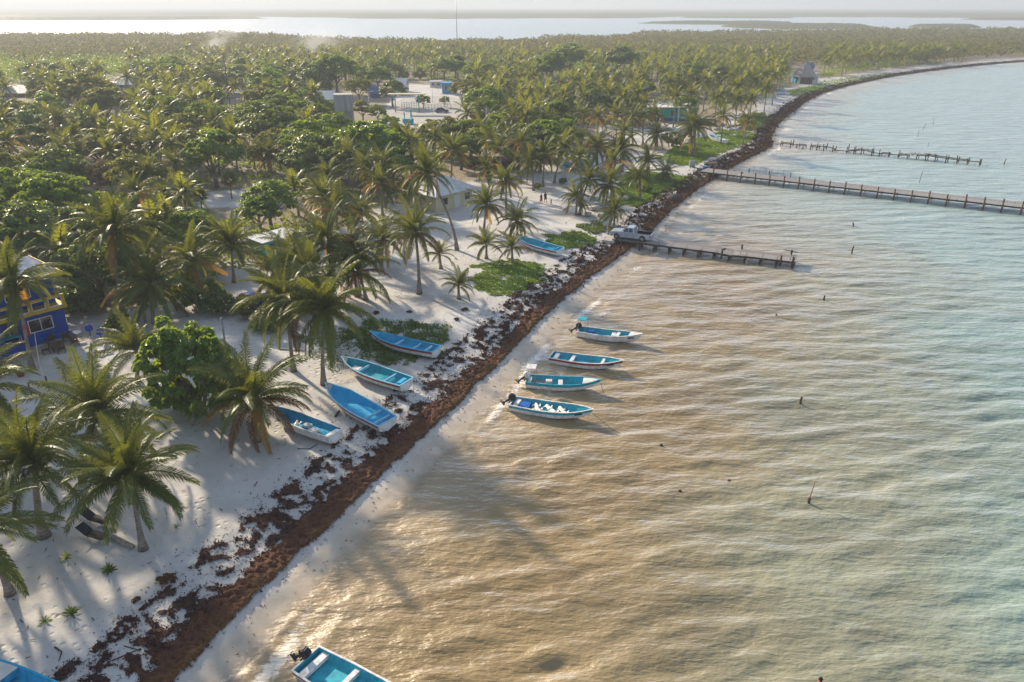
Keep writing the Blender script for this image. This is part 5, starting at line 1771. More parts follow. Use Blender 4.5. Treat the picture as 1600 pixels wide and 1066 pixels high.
for i, (u, v, lab) in enumerate([(1139, 752, 'dark float low in the water, left of the rod and stump'), (1062, 768, 'brown float bobbing in the murky water nearest the beach'),
                                 (1033, 696, 'small float in the water right of the mooring rope')]):
    B = P(u, v, 0)
    tag(MB().ball((0, 0, .03), .13, 8, 6, (1, 1, .9)).build('float', MAT['wood_dark'], None, smooth=True, loc=(B.x, B.y, 0)), lab, 'float', 'floats in the water')

# ================================================================== PICKUP TRUCK
def pickup(loc, az_, pitch):
    root = empty('pickup_truck', loc, az_, 'silver white crew cab pickup parked on the shore end of the short pier', 'pickup truck')
    root.rotation_euler = (0, pitch, az_)
    Wd = .97

    def arch(cx, r, z0, n=8):
        return [(cx + r * math.cos(a), z0 + r * math.sin(a)) for a in np.linspace(math.pi, 0, n)]
    # lower body side profile, x forward
    prof = [(-2.78, .58), (-2.80, 1.02), (-.62, 1.06), (-.62, 1.10), (1.05, 1.10), (1.25, 1.12), (2.55, 1.02), (2.78, .92), (2.84, .62), (2.78, .42)]
    prof += [(2.34, .38)] + [(x, z) for x, z in arch(1.86, .46, .40)][::-1] + [(1.36, .36), (-1.18, .36)] + [(x, z) for x, z in arch(-1.68, .46, .40)][::-1] + [(-2.2, .40), (-2.76, .46)]
    mb = MB()
    # body made of two side skins, a hood and inner shell so that the load bed stays open
    for sg in (-1, 1):
        y0, y1 = sg * Wd, sg * (Wd - .12)
        mb.prism(prof, min(y0, y1), max(y0, y1))
    mb.prism([(1.02, .55), (1.02, 1.10), (1.25, 1.135), (2.5, 1.045), (2.76, .93), (2.78, .55)], -Wd + .12, Wd - .12)
    mb.prism([(-.62, .42), (-.62, 1.06), (-.52, 1.06), (-.52, .42)], -Wd + .12, Wd - .12)
    mb.build('body', MAT['truck'], root, bevel=.035, seg=2)
    MB().box((-1.7, 0, .66), (2.16, 1.70, .06)).build('bed_floor', MAT['black'], root)
    for sg in (-1, 1):
        MB().box((-1.7, sg * (Wd - .135), .87), (2.16, .025, .36)).build('bed_liner', MAT['black'], root)
    MB().box((-2.76, 0, .78), (.09, 1.72, .52)).build('tailgate', MAT['truck'], root, bevel=.02)
    MB().box((0, 0, .46), (2.2, 1.6, .14)).box((-1.7, 0, .5), (2.0, .9, .12)).build('chassis', MAT['black'], root)
    # cab: tapered greenhouse
    lo = [(-.60, Wd - .03), (1.22, Wd - .03)]; hi = [(-.42, Wd - .20), (.50, Wd - .20)]
    zl, zh = 1.09, 1.72
    v = []
    for (x, y), z in ((lo[0], zl), (lo[1], zl), (hi[1], zh), (hi[0], zh)):
        v += [(x, y, z), (x, -y, z)]
    fs = [(0, 2, 4, 6), (1, 7, 5, 3), (2, 3, 5, 4), (0, 6, 7, 1), (4, 5, 7, 6), (0, 1, 3, 2)]
    MB().add(v, fs).build('cab', MAT['truck'], root, bevel=.05, seg=2)

    def on_side(sg, pts, name, off=.012):
        q = []
        for x, t_ in pts:
            y = (Wd - .03) + (-.17) * t_ + off
            q.append((x, sg * y, zl + (zh - zl) * t_))
        q2 = [(x, y - sg * .03, z) for x, y, z in q]
        n = len(q)
        MB().add(q + q2, [tuple(range(n)), tuple(reversed(range(n, 2 * n)))] + [(i, (i + 1) % n, n + (i + 1) % n, n + i) for i in range(n)]).build(name, MAT['glass'], root)
    for sg in (-1, 1):
        on_side(sg, [(-.38, .10), (.22, .10), (.22, .86), (-.28, .86)], 'side_window')
        on_side(sg, [(.31, .10), (1.0, .10), (.54, .86), (.31, .86)], 'side_window')
        MB().box((.95, sg * (Wd + .10), 1.16), (.16, .2, .16)).build('door_mirror', MAT['truck'], root, bevel=.03)
        for xx in (.28, -.30):
            MB().box((xx - .12, sg * (Wd + .012), .95), (.18, .03, .035)).build('door_handle', MAT['dark_metal'], root)
        MB().box((.265, sg * (Wd + .003), .76), (.015, .012, .58)).box((-.56, sg * (Wd + .003), .76), (.015, .012, .58)).build('door_gap', MAT['black'], root)
        MB().box((-2.74, sg * (Wd - .03), .82), (.14, .13, .26)).build('tail_light', MAT['lamp_red'], root, bevel=.02)
        MB().box((2.70, sg * (Wd - .20), .84), (.22, .36, .16)).build('headlight', MAT['lamp_clear'], root, bevel=.03)
    # screens
    f0, f1 = Vector((1.20, 0, 1.13)), Vector((.535, 0, 1.68))
    for nm, a0, a1, w0, w1, o in (('windscreen', Vector((1.13, 0, 1.17)), Vector((.57, 0, 1.66)), .82, .70, Vector((.045, 0, .045))), ('rear_window', Vector((-.575, 0, 1.2)), Vector((-.46, 0, 1.62)), .70, .62, Vector((-.03, 0, .01)))):
        a0, a1 = a0 + o, a1 + o
        vs = [(a0.x, -w0, a0.z), (a0.x, w0, a0.z), (a1.x, w1, a1.z), (a1.x, -w1, a1.z)]
        vs += [(x - o.x, y, z - o.z) for x, y, z in vs]
        MB().add(vs, [(0, 1, 2, 3), (7, 6, 5, 4), (0, 4, 5, 1), (1, 5, 6, 2), (2, 6, 7, 3), (3, 7, 4, 0)]).build(nm, MAT['glass'], root)
    MB().box((2.83, 0, .52), (.14, 1.8, .20)).build('front_bumper', MAT['grey_metal'], root, bevel=.03)
    MB().box((-2.90, 0, .52), (.16, 1.7, .16)).build('rear_bumper', MAT['grey_metal'], root, bevel=.03)
    MB().box((2.79, 0, .80), (.06, 1.1, .24)).build('grille', MAT['black'], root)
    for cx in (1.86, -1.68):
        for sg in (-1, 1):
            w = empty('wheel', (cx, sg * (Wd - .13), .39)); w.parent = root
            ring = [(.22, -.13), (.35, -.13), (.39, -.09), (.39, .09), (.35, .13), (.22, .13)]
            vs, fs = [], []
            n = 18
            for i in range(n):
                a = 2 * math.pi * i / n
                vs += [(r_ * math.cos(a), y_, r_ * math.sin(a)) for r_, y_ in ring]
            m = len(ring)
            for i in range(n):
                for j in range(m):
                    fs.append((i * m + j, i * m + (j + 1) % m, ((i + 1) % n) * m + (j + 1) % m, ((i + 1) % n) * m + j))
            MB().add(vs, fs).build('tyre', MAT['tyre'], w)
            rm = MB().tube([(0, -.10, 0), (0, .10, 0)], .23, 16)
            for k in range(6):
                a = k * 1.047
                rm.box((.12 * math.cos(a), sg * .11, .12 * math.sin(a)), (.2, .04, .05), M=Matrix.Rotation(-a, 3, 'Y'))
            rm.build('rim', MAT['grey_metal'], w)
    return root


wf, wrr = P(966, 373.5, 1.13), P(1004, 376.5, 1.13)
hd = wf - wrr; hd.z = 0
hd = hd.normalized() * 1.0
side = Vector((-hd.y, hd.x, 0))
mid = (wf + wrr) / 2 - side * -.0
az_t = math.atan2(-math.sin(az1), -math.cos(az1))
ax = Vector((math.cos(az1), math.sin(az1), 0))
off = (mid - Vector((pr1.location.x, pr1.location.y, 1.13))).dot(ax)
cpos = Vector((pr1.location.x, pr1.location.y, 0)) + ax * off + Vector((-ax.y, ax.x, 0)) * -.35
pickup(Vector((cpos.x, cpos.y, 1.135)), az_t, 0.0)

# ================================================================== BUILDINGS
def bx(parent, name, mat, x0, x1, y0, y1, z0, z1, bevel=0.0):
    return MB().box(((x0 + x1) / 2, (y0 + y1) / 2, (z0 + z1) / 2), (x1 - x0, y1 - y0, z1 - z0)).build(name, MAT[mat], parent, bevel=bevel)


def window(parent, x0, x1, y, z0, z1, mull=1, fr=.07, name='window', mat='white'):
    """pane just proud of a wall facing +y, white frame round it"""
    w = bx(parent, name, 'glass', x0, x1, y - .02, y + .025, z0, z1)
    m = MB()
    for a, b in ((x0 - fr, x0), (x1, x1 + fr)):
        m.box(((a + b) / 2, y + .02, (z0 + z1) / 2), (b - a, .09, z1 - z0 + 2 * fr))
    for a, b in ((z0 - fr, z0), (z1, z1 + fr)):
        m.box(((x0 + x1) / 2, y + .02, (a + b) / 2), (x1 - x0, .09, b - a))
    for k in range(mull):
        xm = x0 + (x1 - x0) * (k + 1) / (mull + 1)
        m.box((xm, y + .02, (z0 + z1) / 2), (fr * .8, .085, z1 - z0))
    m.build('window_frame', MAT[mat], w)
    return w


# ---- the blue and yellow house at the left edge
B0 = G(109, 522)
fd = Vector((-0.64, -0.77))
h_ = empty('blue_house', B0, math.atan2(fd.y, fd.x), 'two storey deep blue house with yellow balcony and eaves at the left edge', 'house')
bx(h_, 'wall', 'house_blue', 0, 3.9, -7, 0, -.3, 3.0)
bx(h_, 'wall', 'house_blue', 3.9, 12, -7, -2.4, -.3, 3.0)
bx(h_, 'wall', 'house_blue', .15, 12, -6.9, -1.0, 3.13, 6.15)
bx(h_, 'floor_slab', 'house_yellow', -.25, 12, -7.1, .42, 2.83, 3.13, .02)
bx(h_, 'roof', 'roof_blue', -.45, 12, -7.4, .42, 6.15, 6.30)
bx(h_, 'fascia', 'house_yellow', -.50, 12, .42, .52, 5.98, 6.36, .01)
bx(h_, 'fascia', 'house_yellow', -.55, -.45, -7.4, .52, 5.98, 6.36, .01)
bx(h_, 'plinth', 'house_blue', .05, 3.9, .0, .42, -.2, .48, .02)
for k in range(9):
    bx(h_, 'baluster_post', 'house_yellow', -.2 + k * 1.45, .06 + k * 1.45, .12, .36, 3.13, 4.02)
bx(h_, 'balcony_rail', 'house_yellow', -.25, 12, .10, .38, 4.02, 4.20, .02)
for k in range(8):
    x0, x1 = .06 + k * 1.45, 1.25 + k * 1.45
    m = MB()
    for a, b in ((x0, x0 + .06), (x1 - .06, x1)): m.box(((a + b) / 2, .24, 3.575), (b - a, .14, .87))
    for a, b in ((3.14, 3.21), (3.94, 4.01)): m.box(((x0 + x1) / 2, .24, (a + b) / 2), (x1 - x0 - .12, .14, b - a))
    m.build('balcony_opening', MAT['white'], h_)
window(h_, 1.25, 3.2, 0, 1.15, 2.28)
window(h_, 2.2, 4.2, -1.0, 4.25, 5.4)
window(h_, 6.4, 8.2, -1.0, 4.25, 5.4)
window(h_, 5.0, 6.6, -2.4, 1.0, 2.2)
bx(h_, 'door', 'wood_dark', 7.4, 8.3, -2.4, -2.34, .34, 2.4)
bx(h_, 'red_notice', 'red_sign', 3.28, 3.86, .0, .04, .95, 2.15)
bx(h_, 'terrace', 'house_blue', 3.9, 12, -2.4, .6, -.2, .30, .02)
bx(h_, 'step', 'house_blue', 3.9, 12, .6, 1.05, -.2, .14, .02)
for xx in (5.6, 8.6):
    bx(h_, 'column', 'house_blue', xx, xx + .28, .15, .43, .30, 2.83)


def place(parent_root, x, y, z=0.0):
    a = parent_root.rotation_euler.z
    return Vector((parent_root.location.x + x * math.cos(a) - y * math.sin(a), parent_root.location.y + x * math.sin(a) + y * math.cos(a), z))


q = place(h_, 4.75, -.6, B0.z + .3)
tb_ = empty('table', q, h_.rotation_euler.z, 'pale green topped table with white legs on the blue house terrace', 'table')
MB().box((0, 0, .74), (1.8, .8, .06)).build('table_top', MAT['play_turq'], tb_, bevel=.02)
for sx in (-.75, .75):
    for sy in (-.3, .3): MB().box((sx, sy, .355), (.08, .08, .71)).build('leg', MAT['white'], tb_)


def chair(u, v, rz, label):
    B = G(u, v)
    r = empty('chair', B, rz, label, 'chair', 'dark wooden chairs before the blue house')
    MB().box((0, 0, .43), (.62, .6, .07)).build('seat', MAT['wood_dark'], r, bevel=.015)
    bm_ = MB()
    for k in range(5): bm_.box((0, -.30 - .03 * k, .55 + k * .105), (.6, .03, .085), M=Matrix.Rotation(R(12), 3, 'X'))
    bm_.build('backrest', MAT['wood_dark'], r)
    for sx in (-.28, .28):
        MB().box((sx, 0, .63), (.07, .6, .04)).build('armrest', MAT['wood_brown'], r)
        for sy in (-.26, .26): MB().box((sx, sy, .20), (.06, .06, .42)).build('leg', MAT['wood_brown'], r)
    return r


chair(73, 553, 2.3, 'dark wooden armchair nearest the camera at the low table')
chair(80, 537, 0.9, 'dark wooden bench chair against the blue plinth')
chair(97, 551, 3.6, 'dark wooden armchair at the right end of the low table')
chair(105, 533, 0.4, 'dark wooden armchair beside the round glass table')
chair(118, 540, 3.9, 'dark wooden chair in front of the round glass table')
B = G(88, 546)
r = empty('table', B, -.9, 'low brown wooden table between the dark armchairs', 'table')
for k in range(5): MB().box((0, -.30 + k * .15, .46), (1.5, .135, .04)).build('plank', MAT['wood_brown'], r)
for sx in (-.65, .65):
    for sy in (-.28, .28): MB().box((sx, sy, .22), (.07, .07, .44)).build('leg', MAT['wood_dark'], r)
B = G(120, 531)
r = empty('table', B, 0, 'round glass topped table right of the wooden chairs', 'table')
MB().tube([(0, 0, .72), (0, 0, .75)], .55, 20).build('table_top', MAT['roof_blue'], r)
MB().tube([(0, 0, 0), (0, 0, .72)], .05, 8).tube([(0, 0, 0), (0, 0, .04)], .28, 12).build('leg', MAT['dark_metal'], r)
for u, v, lab in ((142, 527, 'round blue board on a dark post, left one of two by the shrub'), (159, 533, 'round blue board on a dark post, right one of two by the shrub')):
    B = G(u, v)
    r = empty('round_sign', B, .5, lab, 'sign', 'round blue boards')
    MB().tube([(0, 0, 0), (0, 0, .75)], .04, 6).build('post', MAT['black'], r)
    MB().tube([(0, -.02, .95), (0, .02, .95)], .36, 14).build('board', MAT['house_blue'], r)
    MB().box((0, 0, .03), (.3, .3, .06)).build('foot', MAT['white'], r)
B = G(161, 553)
r = empty('crate_stand', B, .7, 'low dark trestle with a crumpled white sheet on top in the sandy yard', 'stand')
MB().box((0, 0, .28), (1.5, .4, .05)).build('top', MAT['roof_blue'], r, bevel=.01)
for sx in (-.6, .6): MB().box((sx, 0, .13), (.05, .36, .26)).build('leg', MAT['black'], r)
MB().ball((-.25, 0, .36), .22, 8, 6, (1.3, .8, .5)).build('sheet', MAT['white'], r)
B = G(33, 588)
r = empty('potted_plant', B, 0, 'potted plant in a clay pot on the sand at the left edge', 'potted plant')
MB().tube([(0, 0, 0), (0, 0, .42)], [.24, .34], 12).build('pot', MAT['wall_red'], r)
V, f = leaf_cloud(12, .38, .32, 12, 22, .16, .16, .8, .4, -.2)
me = mesh_np('leaves', V, [f]); link('leaves', me, r, MAT['leaf_dark'], (0, 0, .66))
for i, (u, v, hp, lab) in enumerate([(51, 622, 24, 'left fence post of the row in the sandy yard'), (78, 611, 23, 'middle fence post of the row, a pale string beside it'), (104, 596, 20, 'right fence post of the row in the sandy yard'),
                                     (147, 578, 14, 'short fence post half hidden behind the yard palm')]):
    B = G(u, v); f = proj(B.x, B.y, B.z)[2]
    tag(MB().tube([(0, 0, -.2), (-.06, 0, hp * f / FPX / .9)], [.07, .06], 6).build('fence_post', MAT['wood_dark'], None, loc=B), lab, 'post', 'fence posts in the yard')
a = above(G(72, 607), 54, 521); b_ = G(72, 607)
tag(MB().tube([a, a.lerp(b_, .5) + Vector((-.12, 0, 0)), b_], .022, 5).build('string_pole', MAT['white']), 'thin pale leaning pole in front of the blue house', 'pole')


def post(u, v, v1, rad, mat, label, group, name='utility_pole', cross=False, cat='pole', rad1=None):
    B = G(u, v)
    T = above(B, u, v1)
    r = empty(name, B, 0, label, cat, group)
    hh = T.z - B.z
    MB().tube([(0, 0, -.3), (0, 0, hh)], [rad, rad1 or rad * .75], 8).build('shaft', MAT[mat], r, smooth=True)
    if cross:
        MB().box((0, 0, hh - .6), (1.8, .12, .12)).build('cross_arm', MAT['wood_grey'], r)
        for sx in (-.75, 0.0, .75): MB().tube([(sx, 0, hh - .55), (sx, 0, hh - .32)], .06, 6).build('insulator', MAT['white'], r)
    return r, hh


GP = 'utility poles and masts'
post(361, 593, 497, .11, 'wood_grey', 'grey wooden pole behind the round bright bush', GP)
post(761, 246, 169, .17, 'concrete', 'pale concrete utility pole rising from the palms behind the yellow house', GP, cross=True)
post(399, 266, 226, .14, 'wood_grey', 'grey pole beside the orange fronded palm', GP)
post(360, 166, 90, .16, 'wood_dark', 'thin dark pole in the hazy left grove', GP, cross=True)
post(487, 143, 78, .2, 'concrete', 'pale tall pole rising through the smoke haze', GP, cross=True)
post(1253, 130, 52, .16, 'wall_red', 'thin reddish mast beside the thatched hut', GP, rad1=.05)
post(1238, 92, 45, .16, 'wood_grey', 'thin grey mast behind the thatched hut', GP, rad1=.06)
post(220, 305, 268, .06, 'white', 'thin white post at the edge of the shady lot', GP)
r, hh = post(715, 92, -2, .28, 'grey_metal', 'very tall thin radio mast reaching out of the top of the photo', GP, name='radio_mast', cat='mast', rad1=.16)

# ---- yellow house with pale hip roof
B = G(682, 333); E_ = G(738, 318)
d = E_ - B; d.z = 0
yl = d.length
r = empty('yellow_house', B, math.atan2(d.y, d.x), 'small cream yellow house under a pale hip roof among the palms', 'house')
hw = above(Vector((B.x, B.y, B.z)), 682, 314).z - B.z
hw = max(2.5, min(3.2, hw))
bx(r, 'wall', 'wall_cream', 0, yl, 0, 6.5, -.3, hw)
bx(r, 'door', 'wall_white', yl * .48, yl * .62, -.05, .0, 0, 2.1)
for f0 in (.18, .80):
    w = bx(r, 'window', 'glass', yl * f0, yl * (f0 + .12), -.03, .02, .95, 1.95)
    m = MB()
    for sx in (-.06, yl * .12): m.box((yl * f0 + sx + .03, -.03, 1.45), (.06, .08, 1.1))
    m.build('window_frame', MAT['wall_sky'], w)
o = .55
v = [(-o, -o, hw), (yl + o, -o, hw), (yl + o, 6.5 + o, hw), (-o, 6.5 + o, hw), (yl * .42, 3.25, hw + 2.1), (yl * .62, 3.25, hw + 2.1)]
v2 = [(x, y, z + .1) for x, y, z in v]
MB().add(v + v2, [(6, 7, 11, 10), (7, 8, 11), (8, 9, 10, 11), (9, 6, 10), (0, 1, 7, 6), (1, 2, 8, 7), (2, 3, 9, 8), (3, 0, 6, 9), (3, 2, 1, 0)]).build('roof', MAT['roof_tin'], r)

# ---- teal shed by the palms
B = G(414, 408); E_ = G(446, 400)
d = E_ - B; d.z = 0
r = empty('teal_shed', B, math.atan2(d.y, d.x), 'teal walled shed with a pale tin roof half hidden by palms', 'shed')
L_ = d.length + 2.6
bx(r, 'wall', 'play_turq', 0, L_, 0, 3.2, -.3, 2.3)
MB().prism([(-.3, 2.32), (-.3, 2.42), (L_ + .3, 2.62), (L_ + .3, 2.52)], -.4, 3.6).build('roof', MAT['roof_tin'], r)
bx(r, 'door', 'wood_dark', .7, 1.5, -.05, 0, 0, 1.95)


def house(u0, u1, v, hp, depth, wall, roof, label, name='small_house', kind='flat', cat='house', group='roofs among the trees', windows=2, slant=0.0):
    """box house whose front foot runs from (u0, v) to (u1, v + slant); hp wall height in photo px"""
    A, E = G(u0, v), G(u1, v + slant)
    d = E - A; d.z = 0
    L_ = d.length
    h = hp * proj(A.x, A.y, A.z)[2] / FPX / .97
    r = empty(name, A, math.atan2(d.y, d.x), label, cat, group)
    bx(r, 'wall', wall, 0, L_, 0, depth, -.4, h)
    if kind == 'flat':
        bx(r, 'roof', roof, -.3, L_ + .3, -.4, depth + .3, h, h + .22)
    elif kind == 'gable':
        rh = min(2.2, depth * .3)
        for sg, nm in ((0, 'roof'), (1, 'roof')):
            y0, y1 = (-.5, depth / 2) if sg == 0 else (depth + .5, depth / 2)
            vs = [(-.4, y0, h - .15), (L_ + .4, y0, h - .15), (L_ + .4, y1, h + rh), (-.4, y1, h + rh)]
            vs += [(x, y, z + .12) for x, y, z in vs]
            MB().add(vs, [(0, 1, 2, 3), (7, 6, 5, 4), (0, 4, 5, 1), (1, 5, 6, 2), (2, 6, 7, 3), (3, 7, 4, 0)]).build('roof', MAT[roof], r)
    for k in range(windows):
        x0 = L_ * (k + .5) / windows - .5
        w = bx(r, 'window', 'glass', x0, x0 + 1.0, -.05, .0, h * .4, h * .78)
        m = MB()
        for a in (-.06, 1.0): m.box((x0 + a + .03, -.03, h * .59), (.06, .1, h * .4))
        m.build('window_frame', MAT['white'], w)
    return r, L_, h


# ---- turquoise beach building with flat white roof, water tanks
r, L_, h = house(1012, 1088, 189, 19, 9, 'wall_turq', 'wall_white', 'low turquoise building with flat white roof, two black tanks on top', name='turquoise_building', group=None, windows=3)
bx(r, 'base_band', 'house_blue', 0, L_, -.06, .0, -.3, .75)
bx(r, 'column', 'white', L_ * .60, L_ * .60 + .45, -.55, -.1, -.3, h)
for k in range(2):
    t_ = empty('water_tank', (0, 0, 0), 0, ('left' if k == 0 else 'right') + ' one of two black water tanks on the turquoise building roof', 'water tank', 'black roof tanks')
    t_.location = place(r, L_ * .62 + k * 1.5, 5.5, r.location.z + h + .22)
    MB().tube([(0, 0, 0), (0, 0, .95), (0, 0, 1.2), (0, 0, 1.35)], [.62, .62, .45, .2], 14).build('barrel', MAT['black'], t_, smooth=False)
    MB().tube([(0, 0, 1.34), (0, 0, 1.46)], .24, 10).build('lid', MAT['black'], t_)
for k, (fx, fy) in enumerate(((.08, 6), (.3, 7), (.48, 7.5), (.9, 6.5))):
    bx(r, 'roof_stub', 'pale_concrete', L_ * fx, L_ * fx + .6, fy, fy + .6, h + .22, h + .9)
house(990, 1018, 180, 8, 7, 'wall_white', 'wall_white', 'low white walled yard left of the turquoise building', name='yard_wall', cat='wall', group=None, windows=0)

# ---- water tower of raw concrete
B = G(541, 207)
r = empty('water_tower', B, R(8), 'tall grey concrete water tower rising above the green crowns', 'water tower')
sc_ = proj(B.x, B.y, B.z)[2] / FPX
ht = above(B, 541, 148).z - B.z
wt_ = 27 * sc_
z1 = ht - 24 * sc_
for sx in (-1, 1):
    for sy in (-1, 1): bx(r, 'leg', 'concrete', sx * wt_ * .42 - .2, sx * wt_ * .42 + .2, sy * wt_ * .42 - .2, sy * wt_ * .42 + .2, -.3, z1)
bx(r, 'shaft', 'concrete', -wt_ * .40, wt_ * .40, -wt_ * .40, wt_ * .40, -.3, z1 - .01)
bx(r, 'tank', 'concrete', -wt_ / 2, wt_ / 2, -wt_ / 2, wt_ / 2, z1, ht, .04)
bx(r, 'tank_lid', 'pale_concrete', -wt_ * .52, wt_ * .52, -wt_ * .52, wt_ * .52, ht, ht + .2)
m = MB()
for k in range(16): m.box((wt_ * .5 + .06, .3, .6 + k * (ht - 1) / 16), (.05, .5, .04))
for sy in (.05, .55): m.box((wt_ * .5 + .06, sy, ht / 2), (.05, .05, ht))
m.build('ladder', MAT['dark_metal'], r)

# ---- thatched hut with white annex on the far beach
B = G(1240, 131)
r = empty('thatched_hut', B, R(-12), 'hut with big grey thatched roof beside the far beach', 'hut')
MB().tube([(4.2, 4, -.3), (4.2, 4, 3.0)], [3.6, 3.6], 12).build('wall', MAT['wood_brown'], r)
MB().tube([(4.2, 4, 2.6), (4.2, 4, 4.6), (4.2, 4, 6.6), (4.2, 4, 8.0)], [5.2, 3.7, 1.9, .25], 14).build('roof', MAT['thatch'], r)
r, L_, h = house(1247, 1277, 131, 14, 6, 'wall_white', 'wall_white', 'white beach building in front of the thatched hut', group=None, windows=2)
bx(r, 'awning', 'roof_tin', L_ * .35, L_ + .5, -2.2, -.4, h * .7, h * .7 + .12)
bx(r, 'side_panel', 'wall_sky', -.06, 0, .2, 5.8, 0, h * .9)
house(1256, 1270, 118, 12, 6, 'wall_sky', 'roof_blue', 'blue roofed house behind the thatched hut', kind='gable', group=None, windows=1)

# ---- village houses and roofs between the trees
house(612, 634, 146, 11, 8, 'wall_white', 'roof_tin', 'long pale house at the back left of the plaza', kind='gable')
house(691, 704, 147, 15, 6, 'wall_sky', 'wall_sky', 'small bright blue house at the back right of the plaza', windows=1)
house(672, 690, 137, 8, 5, 'wall_white', 'roof_tin', 'grey shack left of the bright blue house')
house(492, 520, 165, 9, 8, 'wall_white', 'roof_tin', 'pale house with shed roof left of the water tower', kind='gable')
house(462, 486, 168, 6, 7, 'wall_white', 'roof_tin', 'low pale house further left of the water tower')
house(576, 600, 152, 6, 7, 'wall_white', 'roof_blue', 'low blue grey roof left of the plaza', kind='gable')
house(184, 212, 140, 7, 8, 'wall_sky', 'roof_tin', 'blue white tin roof in the hazy left grove', kind='gable')
house(160, 184, 136, 5, 7, 'wall_white', 'roof_tin', 'pale low roof left of the blue white tin roof')
house(343, 396, 152, 5, 7, 'wall_white', 'roof_blue', 'long bluish roof in the hazy left grove')
house(4, 40, 152, 6, 8, 'wall_red', 'roof_tin', 'reddish house in the haze at the left edge', kind='gable')
house(828, 852, 140, 7, 8, 'wall_white', 'roof_blue', 'pale blue hip roof among palms in mid grove', kind='gable')
house(968, 1006, 93, 10, 9, 'wall_white', 'wall_white', 'pale long building far back in the grove', windows=3)
house(745, 772, 90, 5, 9, 'wall_white', 'roof_tin', 'far pale roof right of the tall mast')
house(728, 800, 262, 8, 5, 'wall_red', 'wood_brown', 'reddish low house behind the palms above the yellow house', windows=3)
house(12, 30, 272, 7, 4, 'concrete', 'concrete', 'small grey roof above the large almond tree', windows=1)
house(888, 905, 143, 5, 5, 'wall_white', 'roof_tin', 'small pale shed in the palm grove', windows=1)
house(898, 924, 264, 7, 4, 'wall_sky', 'wall_sky', 'low blue shed behind the parked blue skiff', windows=1)

# ---- the plaza
B = G(605, 190)
MB().add([tuple(G(u, v) + Vector((0, 0, .05))) for u, v in ((590, 205), (604, 170), (636, 150), (700, 150), (775, 168), (745, 186), (668, 206))], [(0, 1, 2, 3, 4, 5, 6)]).build('plaza_paving', MAT['pale_concrete'])['kind'] = 'structure'


def lamp(u, v, v1, double, label):
    r, hh = post(u, v, v1, .09, 'white', label, 'street lamps of the plaza', name='street_lamp', cat='street lamp')
    for sg in ((-1, 1) if double else (1,)):
        MB().bar((0, 0, hh - .05), (sg * 1.1, 0, hh), .07).build('arm', MAT['white'], r)
        MB().box((sg * 1.25, 0, hh - .02), (.6, .28, .12)).build('lamp_head', MAT['white'], r, bevel=.02)


lamp(577, 172, 143, True, 'white street lamp between the water tower and the plaza')
lamp(676, 160, 137, True, 'double headed street lamp at the back of the plaza')
lamp(697, 172, 148, True, 'street lamp in the middle right of the plaza')
lamp(720, 174, 150, True, 'street lamp in front of the round yellow green tree')
lamp(771, 165, 137, True, 'tall street lamp right of the round yellow tree')


def fence_run(u0, v0, u1, v1, hp, n, label, mat='white'):
    A, E = G(u0, v0), G(u1, v1)
    d = E - A; d.z = 0
    L_ = d.length
    h = hp * proj(A.x, A.y, 0)[2] / FPX
    r = empty('low_fence', A, math.atan2(d.y, d.x), label, 'fence', 'white fences of the plaza')
    for k in range(n + 1): MB().box((L_ * k / n, 0, h / 2), (.14, .14, h)).build('post', MAT[mat], r)
    for zz in (h * .35, h * .68, h * .98): MB().box((L_ / 2, 0, zz), (L_, .07, .10)).build('rail', MAT[mat], r)


fence_run(628, 170, 655, 168, 9, 7, 'white railing in the middle of the plaza')
fence_run(630, 175, 690, 174, 6, 12, 'long low white railing at the front of the plaza')
fence_run(664, 170, 704, 168, 6, 8, 'white railing at the right of the plaza')
fence_run(560, 172, 588, 170, 6, 6, 'white railing left of the plaza')
# flat beige canopy on a green pole
A = G(655, 176)
r = empty('plaza_canopy', A, 0, 'flat beige canopy on dark green posts over the plaza', 'canopy')
hh = above(A, 655, 147).z - A.z
for sx in (0, -7): MB().tube([(sx, 0, -.2), (sx, 0, hh)], .16, 8).build('post', MAT['wall_turq'], r)
MB().box((-3.5, 0, hh), (11, 3.2, .22)).build('roof_panel', MAT['wall_cream'], r)
# turquoise play structure
A = G(638, 194)
r = empty('play_structure', A, .1, 'turquoise play structure with two towers on the pale plaza', 'playground')
k_ = proj(A.x, A.y, 0)[2] / FPX
MB().box((0, 0, 5 * k_), (17 * k_, 1.6, 6 * k_)).build('panel', MAT['play_turq'], r)
MB().box((-5.5 * k_, 0, 9 * k_), (1.5 * k_, .5, 18 * k_)).build('tower', MAT['play_turq'], r)
MB().box((5.0 * k_, 0, 11 * k_), (2.0 * k_, .6, 22 * k_)).build('tower', MAT['play_turq'], r)
MB().prism([(2 * k_, 6 * k_), (10 * k_, -.2), (10 * k_, .1), (2 * k_, 7 * k_)], -1.6, -.8).build('slide', MAT['play_turq'], r)


def car(u, v, az_, paint, label):
    A = G(u, v)
    r = empty('parked_car', A, az_, label, 'car', 'cars parked around the plaza')
    MB().prism([(-2.1, .3), (-2.15, .8), (-1.2, .92), (.9, .92), (2.0, .78), (2.15, .5), (2.1, .3)], -.85, .85).build('body', MAT[paint], r, bevel=.06, seg=2)
    MB().prism([(-1.7, .9), (-1.1, 1.42), (.35, 1.42), (1.0, .9)], -.74, .74).build('cabin', MAT['glass'], r, bevel=.05)
    MB().prism([(-1.15, 1.40), (-1.05, 1.47), (.3, 1.47), (.4, 1.40)], -.70, .70).build('roof', MAT[paint], r)
    for cx in (-1.3, 1.35):
        for sy in (-.8, .8): MB().tube([(cx, sy - .1, .32), (cx, sy + .1, .32)], .32, 12).build('wheel', MAT['tyre'], r)


